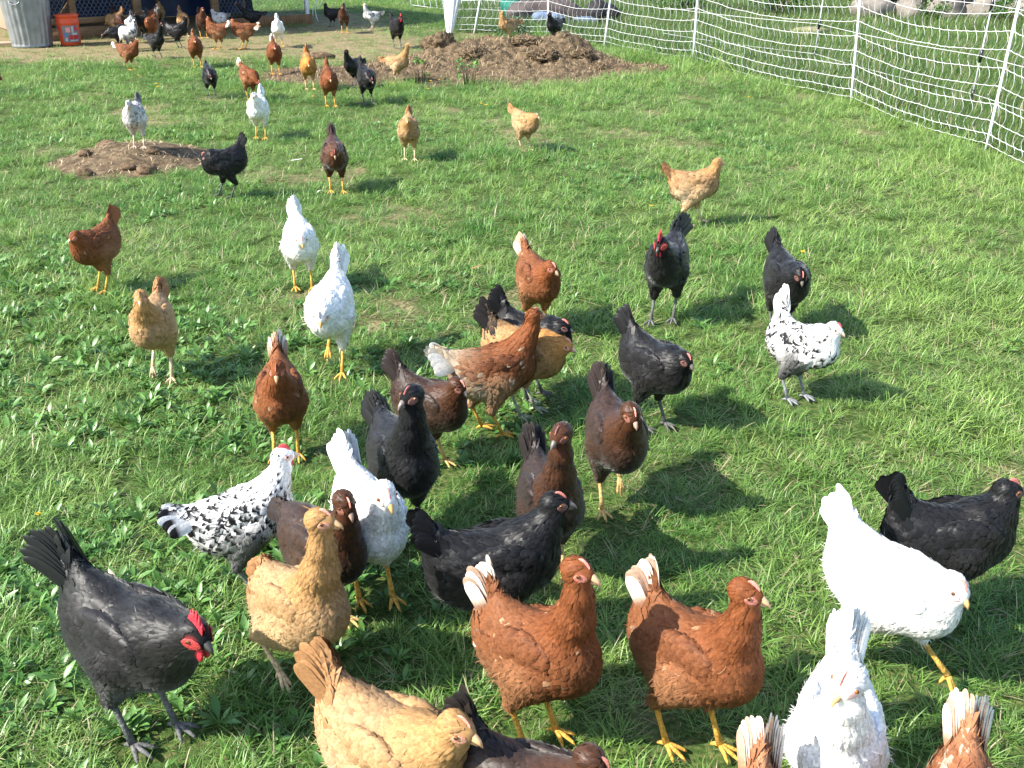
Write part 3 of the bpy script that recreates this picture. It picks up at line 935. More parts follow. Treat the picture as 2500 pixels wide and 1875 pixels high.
def chicken(key, breed, x, y, head_deg, sc, hx, hy, hz, tel, label, lod, opt):
    br = BREED[breed]
    roo = br.get('roo', 0)
    z0 = opt.get('z', top_z(x, y) + .012)
    root = tag(empty('rooster' if roo else 'hen', (x, y, z0), R(head_deg), sc), label, 'rooster' if roo else 'hen', 'chickens spread over the pasture')
    darkb = breed in ('black', 'rooster', 'dark', 'mahog', 'darkred')
    MF = M_FEATHD if darkb else M_FEATH
    bp = np.clip((hz - .34) * 1.5, -.22, .32) + opt.get('pitch', 0)
    piv = np.array([0, 0, .225])
    RB = rotm(0, -bp, 0)
    B = lambda *p: RB @ (np.array(p) - piv) + piv + np.array([0, 0, .040])
    S = B(.070, 0, .262)
    Hd = np.array([hx, hy, hz])
    hyaw = opt.get('yaw', 0.0)
    hp = opt.get('hp', -.12 if hz > .3 else -.35)
    bd = np.array([math.cos(hyaw) * math.cos(hp), math.sin(hyaw) * math.cos(hp), math.sin(hp)])
    mid = (S + Hd) / 2 + np.array([.022, 0, .0]) + nrmz(np.cross(Hd - S, [0, 1, 0])) * -.01
    mid[1] = Hd[1] * .4
    bez = lambda t: (1 - t) ** 2 * S + 2 * t * (1 - t) * mid + t * t * Hd
    q = [bez(t) for t in (0, .35, .68, 1)]
    fat = opt.get('fat', .93)
    sdf = Sdf()
    back = RB @ np.array([-1, 0, -.12]); down = RB @ np.array([-.75, 0, -.65])
    sdf.ell(B(-.005, 0, .222), (.128, .076 * fat, .080), bp + .05, 'body', back)
    sdf.ell(B(.062, 0, .212), (.082, .069 * fat, .078), bp + .5, 'body', down, .04)
    sdf.ell(B(-.085, 0, .24), (.075, .060, .062), bp - .25, 'body', RB @ np.array([-1, 0, .25]), .04)
    sdf.ell(B(-.07, 0, .185), (.080, .066, .060), bp - .35, 'fluff', RB @ np.array([-.8, 0, -.6]), .03)
    nk = [.056, .040, .0290, .0225]
    if roo: nk = [.058, .043, .031, .024]
    if opt.get('thin'): nk = [v * .92 for v in nk]
    for k in range(3):
        sdf.cap(q[k], q[k + 1], nk[k], nk[k + 1], 'neck', q[k] - q[k + 1], (.034, .022, .014)[k])
    sdf.cap(Hd - bd * .010, Hd + bd * .020, .0245, .0165, 'head', -bd, .014)
    # tail base
    te = R(tel)
    tl = opt.get('tl', 1.0)
    td = np.array([-math.cos(te), 0, math.sin(te)])
    T0 = B(-.118, 0, .258)
    sdf.cap(T0 - td * .02, T0 + td * .125 * tl, .055, .015, 'tail', td, .055, .60)
    # legs
    legs = opt.get('legs', ((.02, .0), (-.012, .0)))
    legd = []
    for (fx, fz), sg in zip(legs, (1, -1)):
        foot = np.array([fx, sg * .042, fz])
        ln = .36 if fz < .02 else .75
        hock = foot + np.array([-math.sin(ln), 0, math.cos(ln)]) * .112
        hip = B(.0, sg * .040, .185)
        sdf.cap(hip, hock + np.array([0, 0, .006]), .052, .0150, 'thigh', None, .04)
        legd.append((foot, hock, fz))
    lo = np.array([min(-.3, T0[0] - .15), -.115, .06]); hi = np.array([max(.19, hx + .06), .115, max(.36, hz + .05, T0[2] + .16 * td[2] + .03)])
    lo[1] = min(lo[1], hy - .05); hi[1] = max(hi[1], hy + .05)
    lo[2] = min(lo[2], hz - .05, min(l[1][2] for l in legd) - .02)
    V, F = surface_nets(sdf, lo, hi, (.0085, .011, .014, .017)[lod])
    w = sdf.weights(V)
    col = region_colors(w, sdf, br)
    # bare face
    sidev = nrmz(np.cross([0, 0, 1], bd))
    upv = np.cross(bd, sidev)
    eyes = [Hd + bd * .010 + sidev * sg * .0195 + upv * .005 for sg in (1, -1)]
    fr = .013 if not roo else .018
    face = np.zeros(len(V))
    for e in eyes:
        face = np.maximum(face, .5 * sstep(fr, fr * .55, np.linalg.norm(V - (e + bd * .004 - upv * .004), axis=1)))
    col = col * (1 - face[:, None]) + br['skin'] * face[:, None]
    col = col * (1 + .14 * (fbm(V * 55, 2, 3) - .5))[:, None]
    build('body', V, F, M_BODY, root, col=col)
    # ---- plumage
    nf = int((5200, 2200, 800, 280)[lod])
    fs = (.86, 1.0, 1.3, 1.8)[lod]
    if breed == 'spangle': nf, fs = int(nf * .55), fs * 1.4
    tri = V[F]
    ar = np.linalg.norm(np.cross(tri[:, 1] - tri[:, 0], tri[:, 3] - tri[:, 0]), axis=1)
    wv = sdf.weights(tri.mean(1))
    ar = ar * (1 + 1.3 * wv[:, [k for k, q_ in enumerate(sdf.p) if q_[-3] in ('neck', 'head')]].sum(1))
    pk = rng.choice(len(F), nf, p=ar / ar.sum())
    uv = rng.uniform(0, 1, (nf, 2))
    P = tri[pk, 0] + (tri[pk, 1] - tri[pk, 0]) * uv[:, :1] + (tri[pk, 3] - tri[pk, 0]) * uv[:, 1:]
    dface = np.min([np.linalg.norm(P - (e + bd * .006), axis=1) for e in eyes], 0)
    keep = (dface > fr * .95) & ~(((P - Hd) @ bd > .016) & (np.linalg.norm(P - Hd, axis=1) < .055))
    P = P[keep]
    w = sdf.weights(P)
    flow = w @ np.array([q_[-2] for q_ in sdf.p])
    rw = {r: w[:, [k for k, q_ in enumerate(sdf.p) if q_[-3] == r]].sum(1) for r in REG}
    Lf = fs * (.034 * rw['body'] + .030 * rw['neck'] + .013 * rw['head'] + .019 * rw['thigh'] + .036 * rw['fluff'] + .04 * rw['tail'])
    Wf = fs * (.019 * rw['body'] + .0085 * rw['neck'] + .006 * rw['head'] + .012 * rw['thigh'] + .02 * rw['fluff'] + .02 * rw['tail'])
    Lf = Lf * rng.uniform(.8, 1.2, len(P))
    lift = .0016 + .004 * rw['fluff'] + .0025 * rw['thigh'] + .001 * rw['body']
    FV, s_of = feather_cards(sdf, P, flow, Lf, Wf, lift, ruff=.0014)
    cn1 = CN
    fcol = region_colors(w, sdf, br)
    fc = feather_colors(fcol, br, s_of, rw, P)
    VV, FF = cards_mesh(FV)
    if lod < 3:
        # loose down: thin filaments, mostly on belly, thighs and under the tail
        nh = (1500, 800, 300)[lod]
        pr = .05 + 1.6 * rw['fluff'] + 1.2 * rw['thigh'] + .25 * rw['tail'] + .1 * rw['body']
        hk = rng.choice(len(P), nh, p=pr / pr.sum())
        Ph = P[hk] + rng.normal(0, .004, (nh, 3))
        nr = sdf.grad(Ph)
        Ph = Ph - nr * sdf.val(Ph)[:, None]
        fl = nrmz(flow[hk] - (flow[hk] * nr).sum(-1, keepdims=True) * nr + rng.normal(0, .35, (nh, 3)))
        lh = rng.uniform(.012, .028, (nh, 1))
        sd3 = nrmz(np.cross(nr, fl)) * .0007 * (1, 1.3, 2)[lod]
        up3 = rng.uniform(.1, .4, (nh, 1)) * (.35 + .65 * np.clip(rw['fluff'] + rw['thigh'], 0, 1)[hk])[:, None]
        a_ = Ph + nr * .002; b_ = a_ + (fl + nr * up3) * lh * .55; c_ = b_ + (fl + nr * up3 * .3) * lh * .5
        HV = np.stack([a_ - sd3, a_ + sd3, b_ - sd3, b_ + sd3, c_], 1)
        k0 = len(VV)
        kk = np.arange(nh)[:, None] * 5 + k0
        VV = np.concatenate([VV, HV.reshape(-1, 3)])
        FF = [np.concatenate([FF[0], kk + np.array([0, 2, 3, 1])]), np.concatenate([FF[1], kk + np.array([2, 4, 3])])]
        hc = fcol[hk] * rng.uniform(.85, 1.3, (nh, 1))
        fc = np.concatenate([fc, np.repeat(hc, 5, 0)])
        cn1 = np.concatenate([cn1, np.repeat(nrmz(nr + rng.normal(0, .15, (nh, 3))), 5, 0)])
    setn(tag(build('plumage', VV, FF, MF, root, col=fc), kind='stuff'), cn1)
    # ---- wings
    for sg in (1, -1):
        droop = opt.get('droop', 0)
        c = B(-.022, sg * (.0565 * fat), .240)
        ws = Sdf()
        ws.ell(c, (.112, .023, .056), bp + .10 - droop, 'wing', RB @ np.array([-1, 0, -.16]), .03, yaw=sg * .12)
        wl, wh = c - .135, c + .135
        wl[1], wh[1] = c[1] - .06, c[1] + .06
        Vw, Fw = surface_nets(ws, wl, wh, (.010, .0125, .016, .02)[lod])
        wc = np.tile(br['wing'], (len(Vw), 1)) * (1 + .2 * (fbm(Vw * 50, 2, 5) - .5))[:, None]
        wob = build('wing', Vw, Fw, M_BODY, root, col=wc)
        nw = int((460, 240, 110, 46)[lod])
        tri = Vw[Fw]
        ctr = tri.mean(1)
        out = ((ctr - c) * np.array([0, sg, 0])).sum(1) > -.004
        Fo = Fw[out]
        pk = rng.choice(len(Fo), nw)
        tri = Vw[Fo[pk]]
        uv = rng.uniform(0, 1, (nw, 2))
        P = tri[:, 0] + (tri[:, 1] - tri[:, 0]) * uv[:, :1] + (tri[:, 3] - tri[:, 0]) * uv[:, 1:]
        t = np.clip((c[0] + .1 - P[:, 0]) / .2, 0, 1)
        Lw = fs * (.024 + .026 * t) * rng.uniform(.85, 1.15, nw)
        flw = np.tile(RB @ np.array([-1, 0, -.22]), (nw, 1)) + np.stack([0 * t, 0 * t, -.25 * (1 - t)], -1)
        FV, s_of = feather_cards(ws, P, flw, Lw, Lw * .62, np.full(nw, .0032), ruff=.002)
        one = np.ones(nw)
        rwx = dict(wing=one, body=one * 0, neck=one * 0, tail=one * 0, thigh=one * 0, fluff=one * 0, head=one * 0)
        VV, FF = cards_mesh(FV)
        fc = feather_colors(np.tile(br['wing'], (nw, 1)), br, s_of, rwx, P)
        setn(tag(build('covert_feathers', VV, FF, MF, wob, col=fc), kind='stuff'), CN)
        # flight feathers folded along the lower rear edge
        nfl = (7, 6, 4, 0)[lod]
        for k in range(nfl):
            Lk = .098 - .006 * k
            Vb, Fb, s = blade_feather(Lk, .022, -.12)
            ang = np.pi
            M1 = rotm(0, -(bp - .10 - droop + (k - 3) * .045), 0) @ rotm(0, 0, np.pi + sg * (.20 + .0 * k))
            pos = c + RB @ np.array([-.035 - .004 * k, sg * (.018 - .0012 * k), -.020 + .0085 * k])
            Vb = Vb @ M1.T + pos
            cc = np.tile(br['wing'] * rng.uniform(.75, 1.1), (len(Vb), 1))
            if 'tip' in br:
                a = sstep(.35, .9, s)[:, None] * (.75 if k < 3 else .15)
                cc = cc * (1 - a) + br['tip'] * a
            if 'spot' in br:
                a = sstep(.82, .9, s)[:, None] * (breed == 'spangle')
                cc = cc * (1 - a) + br['spot'] * a
            build('flight_feather', Vb, Fb, MF, wob, col=cc)
    # ---- tail
    nt_ = (16, 12, 8, 6)[lod] if not roo else (16, 12, 9, 7)[lod]
    spread = opt.get('fan', .2)
    base = T0 + td * .02
    tmb = MB()
    tails = []
    for k in range(nt_):
        u = (k // 2) / max(1, nt_ // 2 - 1)
        sg = 1 if k % 2 else -1
        beta = .34 + opt.get('open', 0)
        perp = np.array([-math.sin(te), 0, -math.cos(te)])
        vv = perp * math.cos(beta) + np.array([0, sg, 0]) * math.sin(beta)
        phi = -.07 + (spread * 1.7) * u + rng.normal(0, .025)
        fd = td * math.cos(phi) + vv * math.sin(phi)
        wd_ = -td * math.sin(phi) + vv * math.cos(phi)
        nn_ = np.cross(fd, wd_)
        Lk = (.140 if not roo else .155) * tl * (1.02 - .20 * u * u) * rng.uniform(.93, 1.05)
        cv = (.05 if not roo else .38) * (.3 + .8 * u)
        wk = (.034 if lod == 0 else .038) * (1.0 if not roo else .9)
        Vb, Fb, s = blade_feather(Lk, wk, cv)
        Vb = Vb[:, :1] * fd + Vb[:, 2:] * wd_ + (Vb[:, 1:2] + .0016 * k) * nn_ * sg * (1 if (nn_ @ np.array([0, sg, 0])) * sg > 0 else -1)
        Vb = Vb + base + np.array([0, sg * .006, 0])
        cc = np.tile(br['tail'] * rng.uniform(.8, 1.15), (len(Vb), 1))
        if 'tip' in br:
            a = (sstep(.34, .74, s) * rng.choice([.25, .8, .95, 1.0]))[:, None]
            cc = cc * (1 - a) + br['tip'] * a
        if 'spot' in br:
            if breed == 'spangle' and opt.get('whitetail') is None:
                a = sstep(.6, .7, s)[:, None] * float(k % 3 != 0)
            elif breed == 'silver':
                a = (.8 * (np.sin(s * 18) > .2))[:, None]
            else:
                a = sstep(.95, 1, s)[:, None] * 0
            cc = cc * (1 - a) + br['spot'] * a
        tails.append((Vb, np.concatenate([Fb]), cc))
    # covert tuft over the tail base
    n = (90, 60, 34, 16)[lod]
    P = T0 + td * rng.uniform(-.02, .12 * tl, n)[:, None] + rng.normal(0, .02, (n, 3)) * np.array([.5, .8, .5])
    P = P - sdf.grad(P) * sdf.val(P)[:, None]
    FV, s_of = feather_cards(sdf, P, np.tile(td, (n, 1)), np.full(n, .055 * fs * tl), np.full(n, .022 * fs), np.full(n, .005), ruff=.003)
    one = np.ones(n)
    rwx = dict(wing=one * 0, body=one * .5, neck=one * 0, tail=one * .5, thigh=one * 0, fluff=one * 0, head=one * 0)
    VV, FF = cards_mesh(FV)
    tc_ = br['tail'] if breed not in ('brown', 'brownplain', 'browntail') else br['body'] * .5 + br['tail'] * .5
    cc = feather_colors(np.tile(tc_, (n, 1)), br, s_of, rwx, P)
    if lod >= 2:
        mb = MB()
        mb.add(VV, FF, cc)
        for a, b, c_ in tails: mb.add(a, b, c_)
        mb.obj('tail', MF, root)
    else:
        t_ob = build('tail', VV, FF, MF, root, col=cc)
        for a, b, c_ in tails: build('tail_feather', a, b, MF, t_ob, col=c_)
    # ---- beak
    def frame(V):  # local x along beak, y side, z up
        return np.asarray(V) @ np.stack([bd, sidev, upv])
    mb = MB()
    b0 = Hd + bd * .024 - upv * .002
    mb.tube(b0 + frame([(0, 0, .002), (.010, 0, .0025), (.021, 0, -.001), (.030, 0, -.009)]), (.0100, .0082, .0052, .0012), 8, br['beak'])
    mb.tube(b0 + frame([(0, 0, -.005), (.010, 0, -.0075), (.021, 0, -.0105)]), (.0078, .006, .0016), 8, br['beak'] * .85)
    mb.obj('beak', M_HORN, root)
    # ---- eyes
    Vs, Fs_ = uvsphere(8, 6)
    for e in eyes:
        o = nrmz(e - Hd)
        sg = np.sign((e - Hd) @ sidev)
        cosang = (Vs @ np.array([0, 0, 1.0]))
        A = nrmz(sidev * sg)
        X = nrmz(np.cross(A, upv)); Y = np.cross(A, X)
        cc = np.where((Vs[:, 2] > .6)[:, None], C(.01, .008, .006), C(.24, .09, .02))
        ds = np.abs(sdf.val(e[None]))[0]
        ep = e - sdf.grad(e[None])[0] * sdf.val(e[None])[0]
        build('eye', ep + nrmz(o) * .0012 + (Vs * .0044) @ np.stack([X, Y, A]), Fs_, M_EYE, root, col=cc)
    if lod < 3:
        for sg, e in zip((1, -1), eyes):
            o = sidev * sg
            k_ = 1.0 if not roo else 1.35
            Vb = (Vs * np.array([.0150 * k_, .0098 * k_, .0016]))
            p = e + bd * .006 - upv * .004
            p = p - sdf.grad(p[None])[0] * sdf.val(p[None])[0]
            nn = sdf.grad(p[None])[0]
            X = nrmz(bd - nn * (bd @ nn)); Y = np.cross(nn, X)
            build('face_skin', p + Vb @ np.stack([X, Y, nn]), Fs_, M_COMB, root, col=np.tile(br['skin'] if roo >= 1 else br['skin'] * .6 + br['neck'] * .4, (len(Vb), 1)))
    # ---- comb and wattles
    cs = opt.get('cs', 1.15 if roo >= 1 else .55) if roo else opt.get('comb', .23)
    Lc = .030 + .024 * min(cs, 1)
    m = 24
    u = np.linspace(0, 1, m)
    hgt = np.sin(np.pi * np.clip(u * .95 + .05, 0, 1)) ** .6 * (.030 * cs + .003)
    hgt = hgt * (1 - .34 * cs * (np.cos(u * np.pi * 2 * 5.5) * .5 + .5) * (u > .05))
    xx = .031 - u * Lc
    # top line of the head
    top = Hd + frame(np.stack([xx, 0 * xx, np.full(m, .03)], -1))
    for _ in range(4): top = top - sdf.grad(top) * sdf.val(top)[:, None] * .9
    top = top - (top - Hd) @ sidev[:, None] * sidev
    th = .0010 + .0026 * cs
    Vc = np.concatenate([top - sidev * th - upv * .003, top + sidev * th - upv * .003, top + upv * (hgt * .6)[:, None] - sidev * th * .8, top + upv * (hgt * .6)[:, None] + sidev * th * .8, top + upv * hgt[:, None] - bd * (hgt * .15)[:, None]])
    i = np.arange(m - 1)
    qd = lambda a, b: np.stack([a * m + i, a * m + i + 1, b * m + i + 1, b * m + i], -1)
    build('comb', Vc, [np.concatenate([qd(0, 2), qd(2, 4), qd(4, 3), qd(3, 1)])], M_COMB, root, col=np.tile(br['comb'], (len(Vc), 1)))
    ws_ = (1.35 if roo >= 1 else .7) if roo else opt.get('wattle', .22 if lod < 2 else 0)
    if ws_ > 0:
        for sg in (1, -1):
            Vb = Vs * np.array([.011, .0035, .016]) * (.35 + .75 * ws_)
            p = Hd + frame([(.020, sg * .007, -.015 - .010 * ws_)])[0]
            build('wattle', frame(Vb) + p, Fs_, M_COMB, root, col=np.tile(br['comb'], (len(Vb), 1)))
    if roo >= 1 or breed == 'spangle':
        for sg in (1, -1):
            Vb = Vs * np.array([.006, .003, .008])
            p = Hd + frame([(-.006, sg * .0215, -.009)])[0]
            build('ear_lobe', frame(Vb) + p, Fs_, M_COMB, root, col=np.tile(C(.62, .60, .62), (len(Vb), 1)))
    # ---- legs and feet
    n6 = (8, 6, 5, 4)[lod]
    for foot, hock, fz in legd:
        mb = MB()
        ank = foot + np.array([0, 0, .013])
        up_ = nrmz(hock - ank)
        mb.tube([hock + up_ * .014, hock, hock * .8 + ank * .2, hock * .5 + ank * .5, ank], (.0098, .0088, .0066, .0060, .0085), n6, br['leg'])
        dr = -.9 if fz > .02 else 0
        for a, Lt in ((-.55, .047), (.0, .056), (.55, .047), (np.pi + .15, .024)):
            d = np.array([math.cos(a), math.sin(a), 0])
            p = [(0, .0), (.3, -.003), (.6, -.006), (.85, -.009), (1, -.0125)]
            if dr:
                dn = np.array([math.cos(a) * math.cos(dr), math.sin(a) * .55, math.sin(dr) * abs(math.cos(a))])
            else:
                dn = d
            pts = [ank + dn * Lt * s + np.array([0, 0, hh]) + np.array([0, 0, .002 * math.sin(s * 3.1)]) for s, hh in p]
            mb.tube(pts, (.0068, .0055, .0048, .0038, .0008), n6, br['leg'])
        mb.obj('leg', M_SCALE, root)
        if fz < .03:
            ch, sh = math.cos(R(head_deg)), math.sin(R(head_deg))
            FEET.append((x + sc * (foot[0] * ch - foot[1] * sh), y + sc * (foot[0] * sh + foot[1] * ch)))
            FEET.append((x + sc * ((foot[0] + .03) * ch - foot[1] * sh), y + sc * ((foot[0] + .03) * sh + foot[1] * ch)))
    return root

def feather_colors(base, br, s_of, rw, P):
    n = len(base)
    r1 = rng.uniform(0, 1, n)[:, None]
    r2 = rng.uniform(0, 1, n)
    c = base * (.80 + .40 * r1)
    c = np.repeat(c[:, None], 7, 1)
    s = np.broadcast_to(s_of[None, :, None], (n, 7, 1))
    body = (rw['body'] + rw['wing'])[:, None, None]
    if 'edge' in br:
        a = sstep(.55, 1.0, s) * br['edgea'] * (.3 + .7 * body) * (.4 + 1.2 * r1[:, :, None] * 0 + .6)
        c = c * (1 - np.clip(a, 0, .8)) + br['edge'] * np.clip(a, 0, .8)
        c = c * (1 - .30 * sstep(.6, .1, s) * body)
    if 'pale' in br:
        m = (r2 < br['pale'] * (.4 + rw['body'] + rw['wing'] + rw['fluff']))[:, None, None] * (.35 + .65 * sstep(.2, .8, s))
        c = c * (1 - m) + br['palec'] * m
    if 'spot' in br:
        if br is BREED['spangle']:
            pr = .62 * rw['wing'] + .54 * rw['body'] + .20 * rw['neck'] + .1 * rw['head'] + .3 * rw['tail'] + .4 * rw['fluff']
            m = (r2 < pr)[:, None, None] * sstep(.35, .5, s)
        else:
            pr = .55 * rw['wing'] + .24 * rw['body'] + .4 * rw['neck'] + .5 * rw['tail']
            m = (r2 < pr)[:, None, None] * (.25 + .6 * sstep(.3, .7, s))
        c = c * (1 - m) + br['spot'] * m
    return c.reshape(-1, 3)

FEET = []

# ------------------------------------------------------------------ coop
COOP_A = np.array([-6.74, 15.08])
_u = np.array([3.41, 2.58])
COOP_L = float(np.linalg.norm(_u))
COOP_U = _u / COOP_L
COOP_N = np.array([COOP_U[1], -COOP_U[0]])         # towards the camera side
CANG = math.atan2(COOP_U[1], COOP_U[0])
def cp(t, d, z=0):                                   # along the front, depth behind it, height (local to the coop empty)
    return (t, d, z)
M_WOOD = mat('weathered_timber', (.19, .12, .065), .75, .2, 5, .35, .4, 40, stretch=(1, 1, 6))
M_WOODR = mat('reddish_board', (.20, .105, .05), .75, .2, 5, .3, .4, 40, stretch=(6, 1, 1))
M_PLY = mat('plywood', (.38, .28, .20), .7, .2, 4, .18, .25, 30, stretch=(1, 6, 1))
M_TARP = mat('blue_tarpaulin', (.010, .028, .085), .4, .4, 6, .35, .5, 14)
M_WIRE = mat('galvanised_wire', (.22, .23, .24), .45, .5, 30, .15, metal=.5)
M_ROOF = mat('roof_sheet', (.18, .18, .19), .6, .3, 8, .2)
M_WHITE = mat('white_plastic', (.78, .79, .80), .45, .4, 30, .06)
coop = tag(empty('chicken_coop', (COOP_A[0], COOP_A[1], float(ground_z(*COOP_A))), CANG), 'timber framed chicken coop with blue tarpaulin, wire front and plywood side', 'chicken coop')
def part(name, m, parent, *boxes, bev=.006):
    mb = MB()
    for b in boxes: mb.box(*b, bev=bev)
    return mb.obj(name, m, parent, smooth=False)
CD = 2.6
for t, w_ in ((.045, .09), (.52, .09), (1.45, .12), (2.66, .11), (COOP_L - .045, .05)):
    part('post', M_WOOD if w_ > .06 else M_WHITE, coop, ((t, .045, .95), (w_, .09, 1.94)))
for t in (.045, COOP_L - .045):
    part('post', M_WOOD, coop, ((t, CD, .93), (.09, .09, 1.9)))
part('board', M_WOOD, coop, ((.75, -.02, .08), (1.36, .035, .18)))
part('board', M_WOOD, coop, ((.75, -.018, .255), (1.36, .035, .085)))
part('board', M_WOODR, coop, ((3.46, -.02, .075), (1.64, .04, .17)))
part('rail', M_WOOD, coop, ((COOP_L / 2, .04, 1.97), (COOP_L + .1, .08, .1)))
part('brace', M_WOOD, coop, ((1.05, 1.1, .75), (.11, .04, 2.0), rotm(0, R(38), 0)))
part('perch', M_WOOD, coop, ((2.4, 1.6, .62), (3.2, .06, .06)))
part('roof', M_ROOF, coop, ((COOP_L / 2, CD / 2 - .18, 2.06), (COOP_L + .5, CD + .95, .035), rotm(R(-2), 0, 0)))
for k in range(2):
    part('plywood_panel', M_PLY, coop, ((-.025 - .003 * k, .62 + 1.32 * k, .98), (.022, 1.30, 1.92)))
part('plywood_panel', M_PLY, coop, ((-.06, CD + .12, .14), (.02, .7, .24), rotm(0, 0, R(8))))
def cloth(name, o, ux, vx, nu, nv, amp, m, parent, seed):
    u, v = np.meshgrid(np.linspace(0, 1, nu), np.linspace(0, 1, nv), indexing='ij')
    ux, vx = np.array(ux, float), np.array(vx, float)
    n = nrmz_(np.cross(ux, vx))
    P = np.array(o) + u[..., None] * ux + v[..., None] * vx
    f = fbm(np.stack([u * np.linalg.norm(ux) * 1.6, v * np.linalg.norm(vx) * .9, 0 * u + seed], -1), 4, seed) - .5
    P = P + n * (f * amp)[..., None]
    i, j = np.meshgrid(np.arange(nu - 1), np.arange(nv - 1), indexing='ij')
    q = i * nv + j
    return build(name, P.reshape(-1, 3), np.stack([q, q + nv, q + nv + 1, q + 1], -1).reshape(-1, 4), m, parent)
nrmz_ = lambda v: v / np.linalg.norm(v)
cloth('tarpaulin', (.02, CD - .08, 0.02), (COOP_L - .06, 0, 0), (0, 0, 1.95), 60, 30, .22, M_TARP, coop, 3)
cloth('tarpaulin', (COOP_L - .6, .9, .02), (.5, 1.5, 0), (0, 0, 1.9), 30, 24, .25, M_TARP, coop, 5)
def hexwire(t0, t1, z0, z1, a=.032):
    mb = MB()
    w_ = .0016
    hh = a * 1.5
    nr = int((z1 - z0) / hh); nc = int((t1 - t0) / (a * 1.0))
    A, B = [], []
    for r in range(nr):
        z = z0 + r * hh
        for c in range(nc):
            x = t0 + c * a * 2 + (a if r % 2 else 0)
            if x > t1 - a: break
            A += [(x, z), (x, z + .5 * a), (x, z + .5 * a)]
            B += [(x, z + .5 * a), (x - a, z + hh), (x + a, z + hh)]
    A, B = np.array(A), np.array(B)
    d = nrmz2(B - A)
    s = np.stack([-d[:, 1], d[:, 0]], -1) * w_
    q = np.stack([A - s, A + s, B + s, B - s], 1)
    n = len(q)
    V = np.zeros((n, 8, 3))
    V[:, :4, 0], V[:, :4, 2] = q[..., 0], q[..., 1]
    V[:, 4:, 0], V[:, 4:, 2] = q[..., 0], q[..., 1]
    V[:, :4, 1] = -w_; V[:, 4:, 1] = w_
    k = np.arange(n)[:, None] * 8
    F = np.concatenate([k + np.array(f) for f in ((0, 1, 2, 3), (7, 6, 5, 4), (0, 3, 7, 4), (1, 5, 6, 2))])
    return V.reshape(-1, 3) + np.array([0, .018, 0]), F
nrmz2 = lambda v: v / (np.linalg.norm(v, axis=-1, keepdims=True) + 1e-9)
for t0, t1, z0 in ((.57, 1.39, .30), (.09, .47, .02), (2.72, COOP_L - .08, .165)):
    V, F = hexwire(t0, t1, z0, 1.93)
    tag(build('wire_mesh', V, F, M_WIRE, coop, smooth=False), kind='stuff')
# white cord loops hanging at the corner
mb = MB()
for k, (dx, h0, h1, sw) in enumerate(((.05, .62, .12, .05), (.09, .60, .03, .04), (.12, .5, .22, -.05))):
    s = np.linspace(0, 1, 14)
    cpt = COOP_A + COOP_U * (COOP_L + dx) + COOP_N * .08
    P = np.stack([cpt[0] + sw * np.sin(s * 5 + k), cpt[1] + sw * .5 * np.sin(s * 7 + k), h0 + (h1 - h0) * s + 0 * s], -1)
    mb.tube(P, .006, 5)
M_CORD = mat('white_cord', (.72, .73, .74), .6, .3, 40, .1)
tag(mb.obj('cord', M_CORD), 'loose white cord dangling at the far right corner of the coop', 'cord')

# galvanised bin
M_GALV = mat('galvanised_steel', (.26, .275, .285), .42, .5, 7, .22, .15, 25, metal=.55)
M_BLACKP = mat('black_plastic', (.012, .012, .014), .3, .5, 12, .3, .5, 18)
bx, by_ = -6.57, 14.44
can = tag(empty('metal_bin', (bx, by_, float(ground_z(bx, by_)) + .01)), 'ribbed galvanised metal bin lined with a black bag beside the orange bucket', 'bin')
na, nzr = 96, 12
a = np.arange(na) * 2 * np.pi / na
rib = .008 * np.sign(np.sin(a * 24)) * np.abs(np.sin(a * 24)) ** .5
zz = np.array([0, .015, .03, .05, .1, .3, .5, .57, .60, .63, .645, .66])
V = []
for z in zz:
    f = 1 if .04 < z < .58 else 0
    r = .255 + .055 * z / .66 + (.008 if z in (.015, .645) else 0) + rib * f
    V.append(np.stack([r * np.cos(a), r * np.sin(a), 0 * a + z], -1))
V = np.concatenate(V)
i, j = np.meshgrid(np.arange(len(zz) - 1), np.arange(na), indexing='ij')
F = np.stack([i * na + j, i * na + (j + 1) % na, (i + 1) * na + (j + 1) % na, (i + 1) * na + j], -1).reshape(-1, 4)
build('bin_body', V, F, M_GALV, can)
mb = MB()
mb.tube(np.stack([.318 * np.cos(np.linspace(0, 2 * np.pi, 49)), .318 * np.sin(np.linspace(0, 2 * np.pi, 49)), np.full(49, .66)], -1), .010, 8, cap=False)
mb.obj('rim', M_GALV, can)
V, F = lump_mesh((.30, .30, .12), 12, .3, 30, 18)
V[:, 2] = np.maximum(V[:, 2], -.06) + .70
build('bag_liner', V, F, M_BLACKP, can)
s = np.linspace(0, np.pi, 12)
mb = MB()
mb.tube(np.stack([.07 * np.cos(s), -.305 - .02 * np.sin(s), .60 - .045 * np.sin(s)], -1), .006, 6)
mb.obj('handle', M_GALV, can)
# orange bucket
M_ORANGE = mat('orange_plastic', (.62, .075, .022), .38, .4, 20, .08)
bx, by_ = -6.10, 14.58
bk = tag(empty('bucket', (bx, by_, float(ground_z(bx, by_)) + .01), R(8)), 'open orange plastic bucket with a printed label beside the metal bin', 'bucket')
na = 40
a = np.arange(na) * 2 * np.pi / na
prof = [(.0, .004), (.128, .0), (.132, .01), (.146, .28), (.150, .285), (.150, .31), (.146, .313), (.1475, .37), (.157, .375), (.157, .395), (.147, .397), (.140, .37), (.128, .02), (0, .02)]
V = np.concatenate([np.stack([r * np.cos(a), r * np.sin(a), 0 * a + z], -1) for r, z in prof])
i, j = np.meshgrid(np.arange(len(prof) - 1), np.arange(na), indexing='ij')
F = np.stack([i * na + j, i * na + (j + 1) % na, (i + 1) * na + (j + 1) % na, (i + 1) * na + j], -1).reshape(-1, 4)
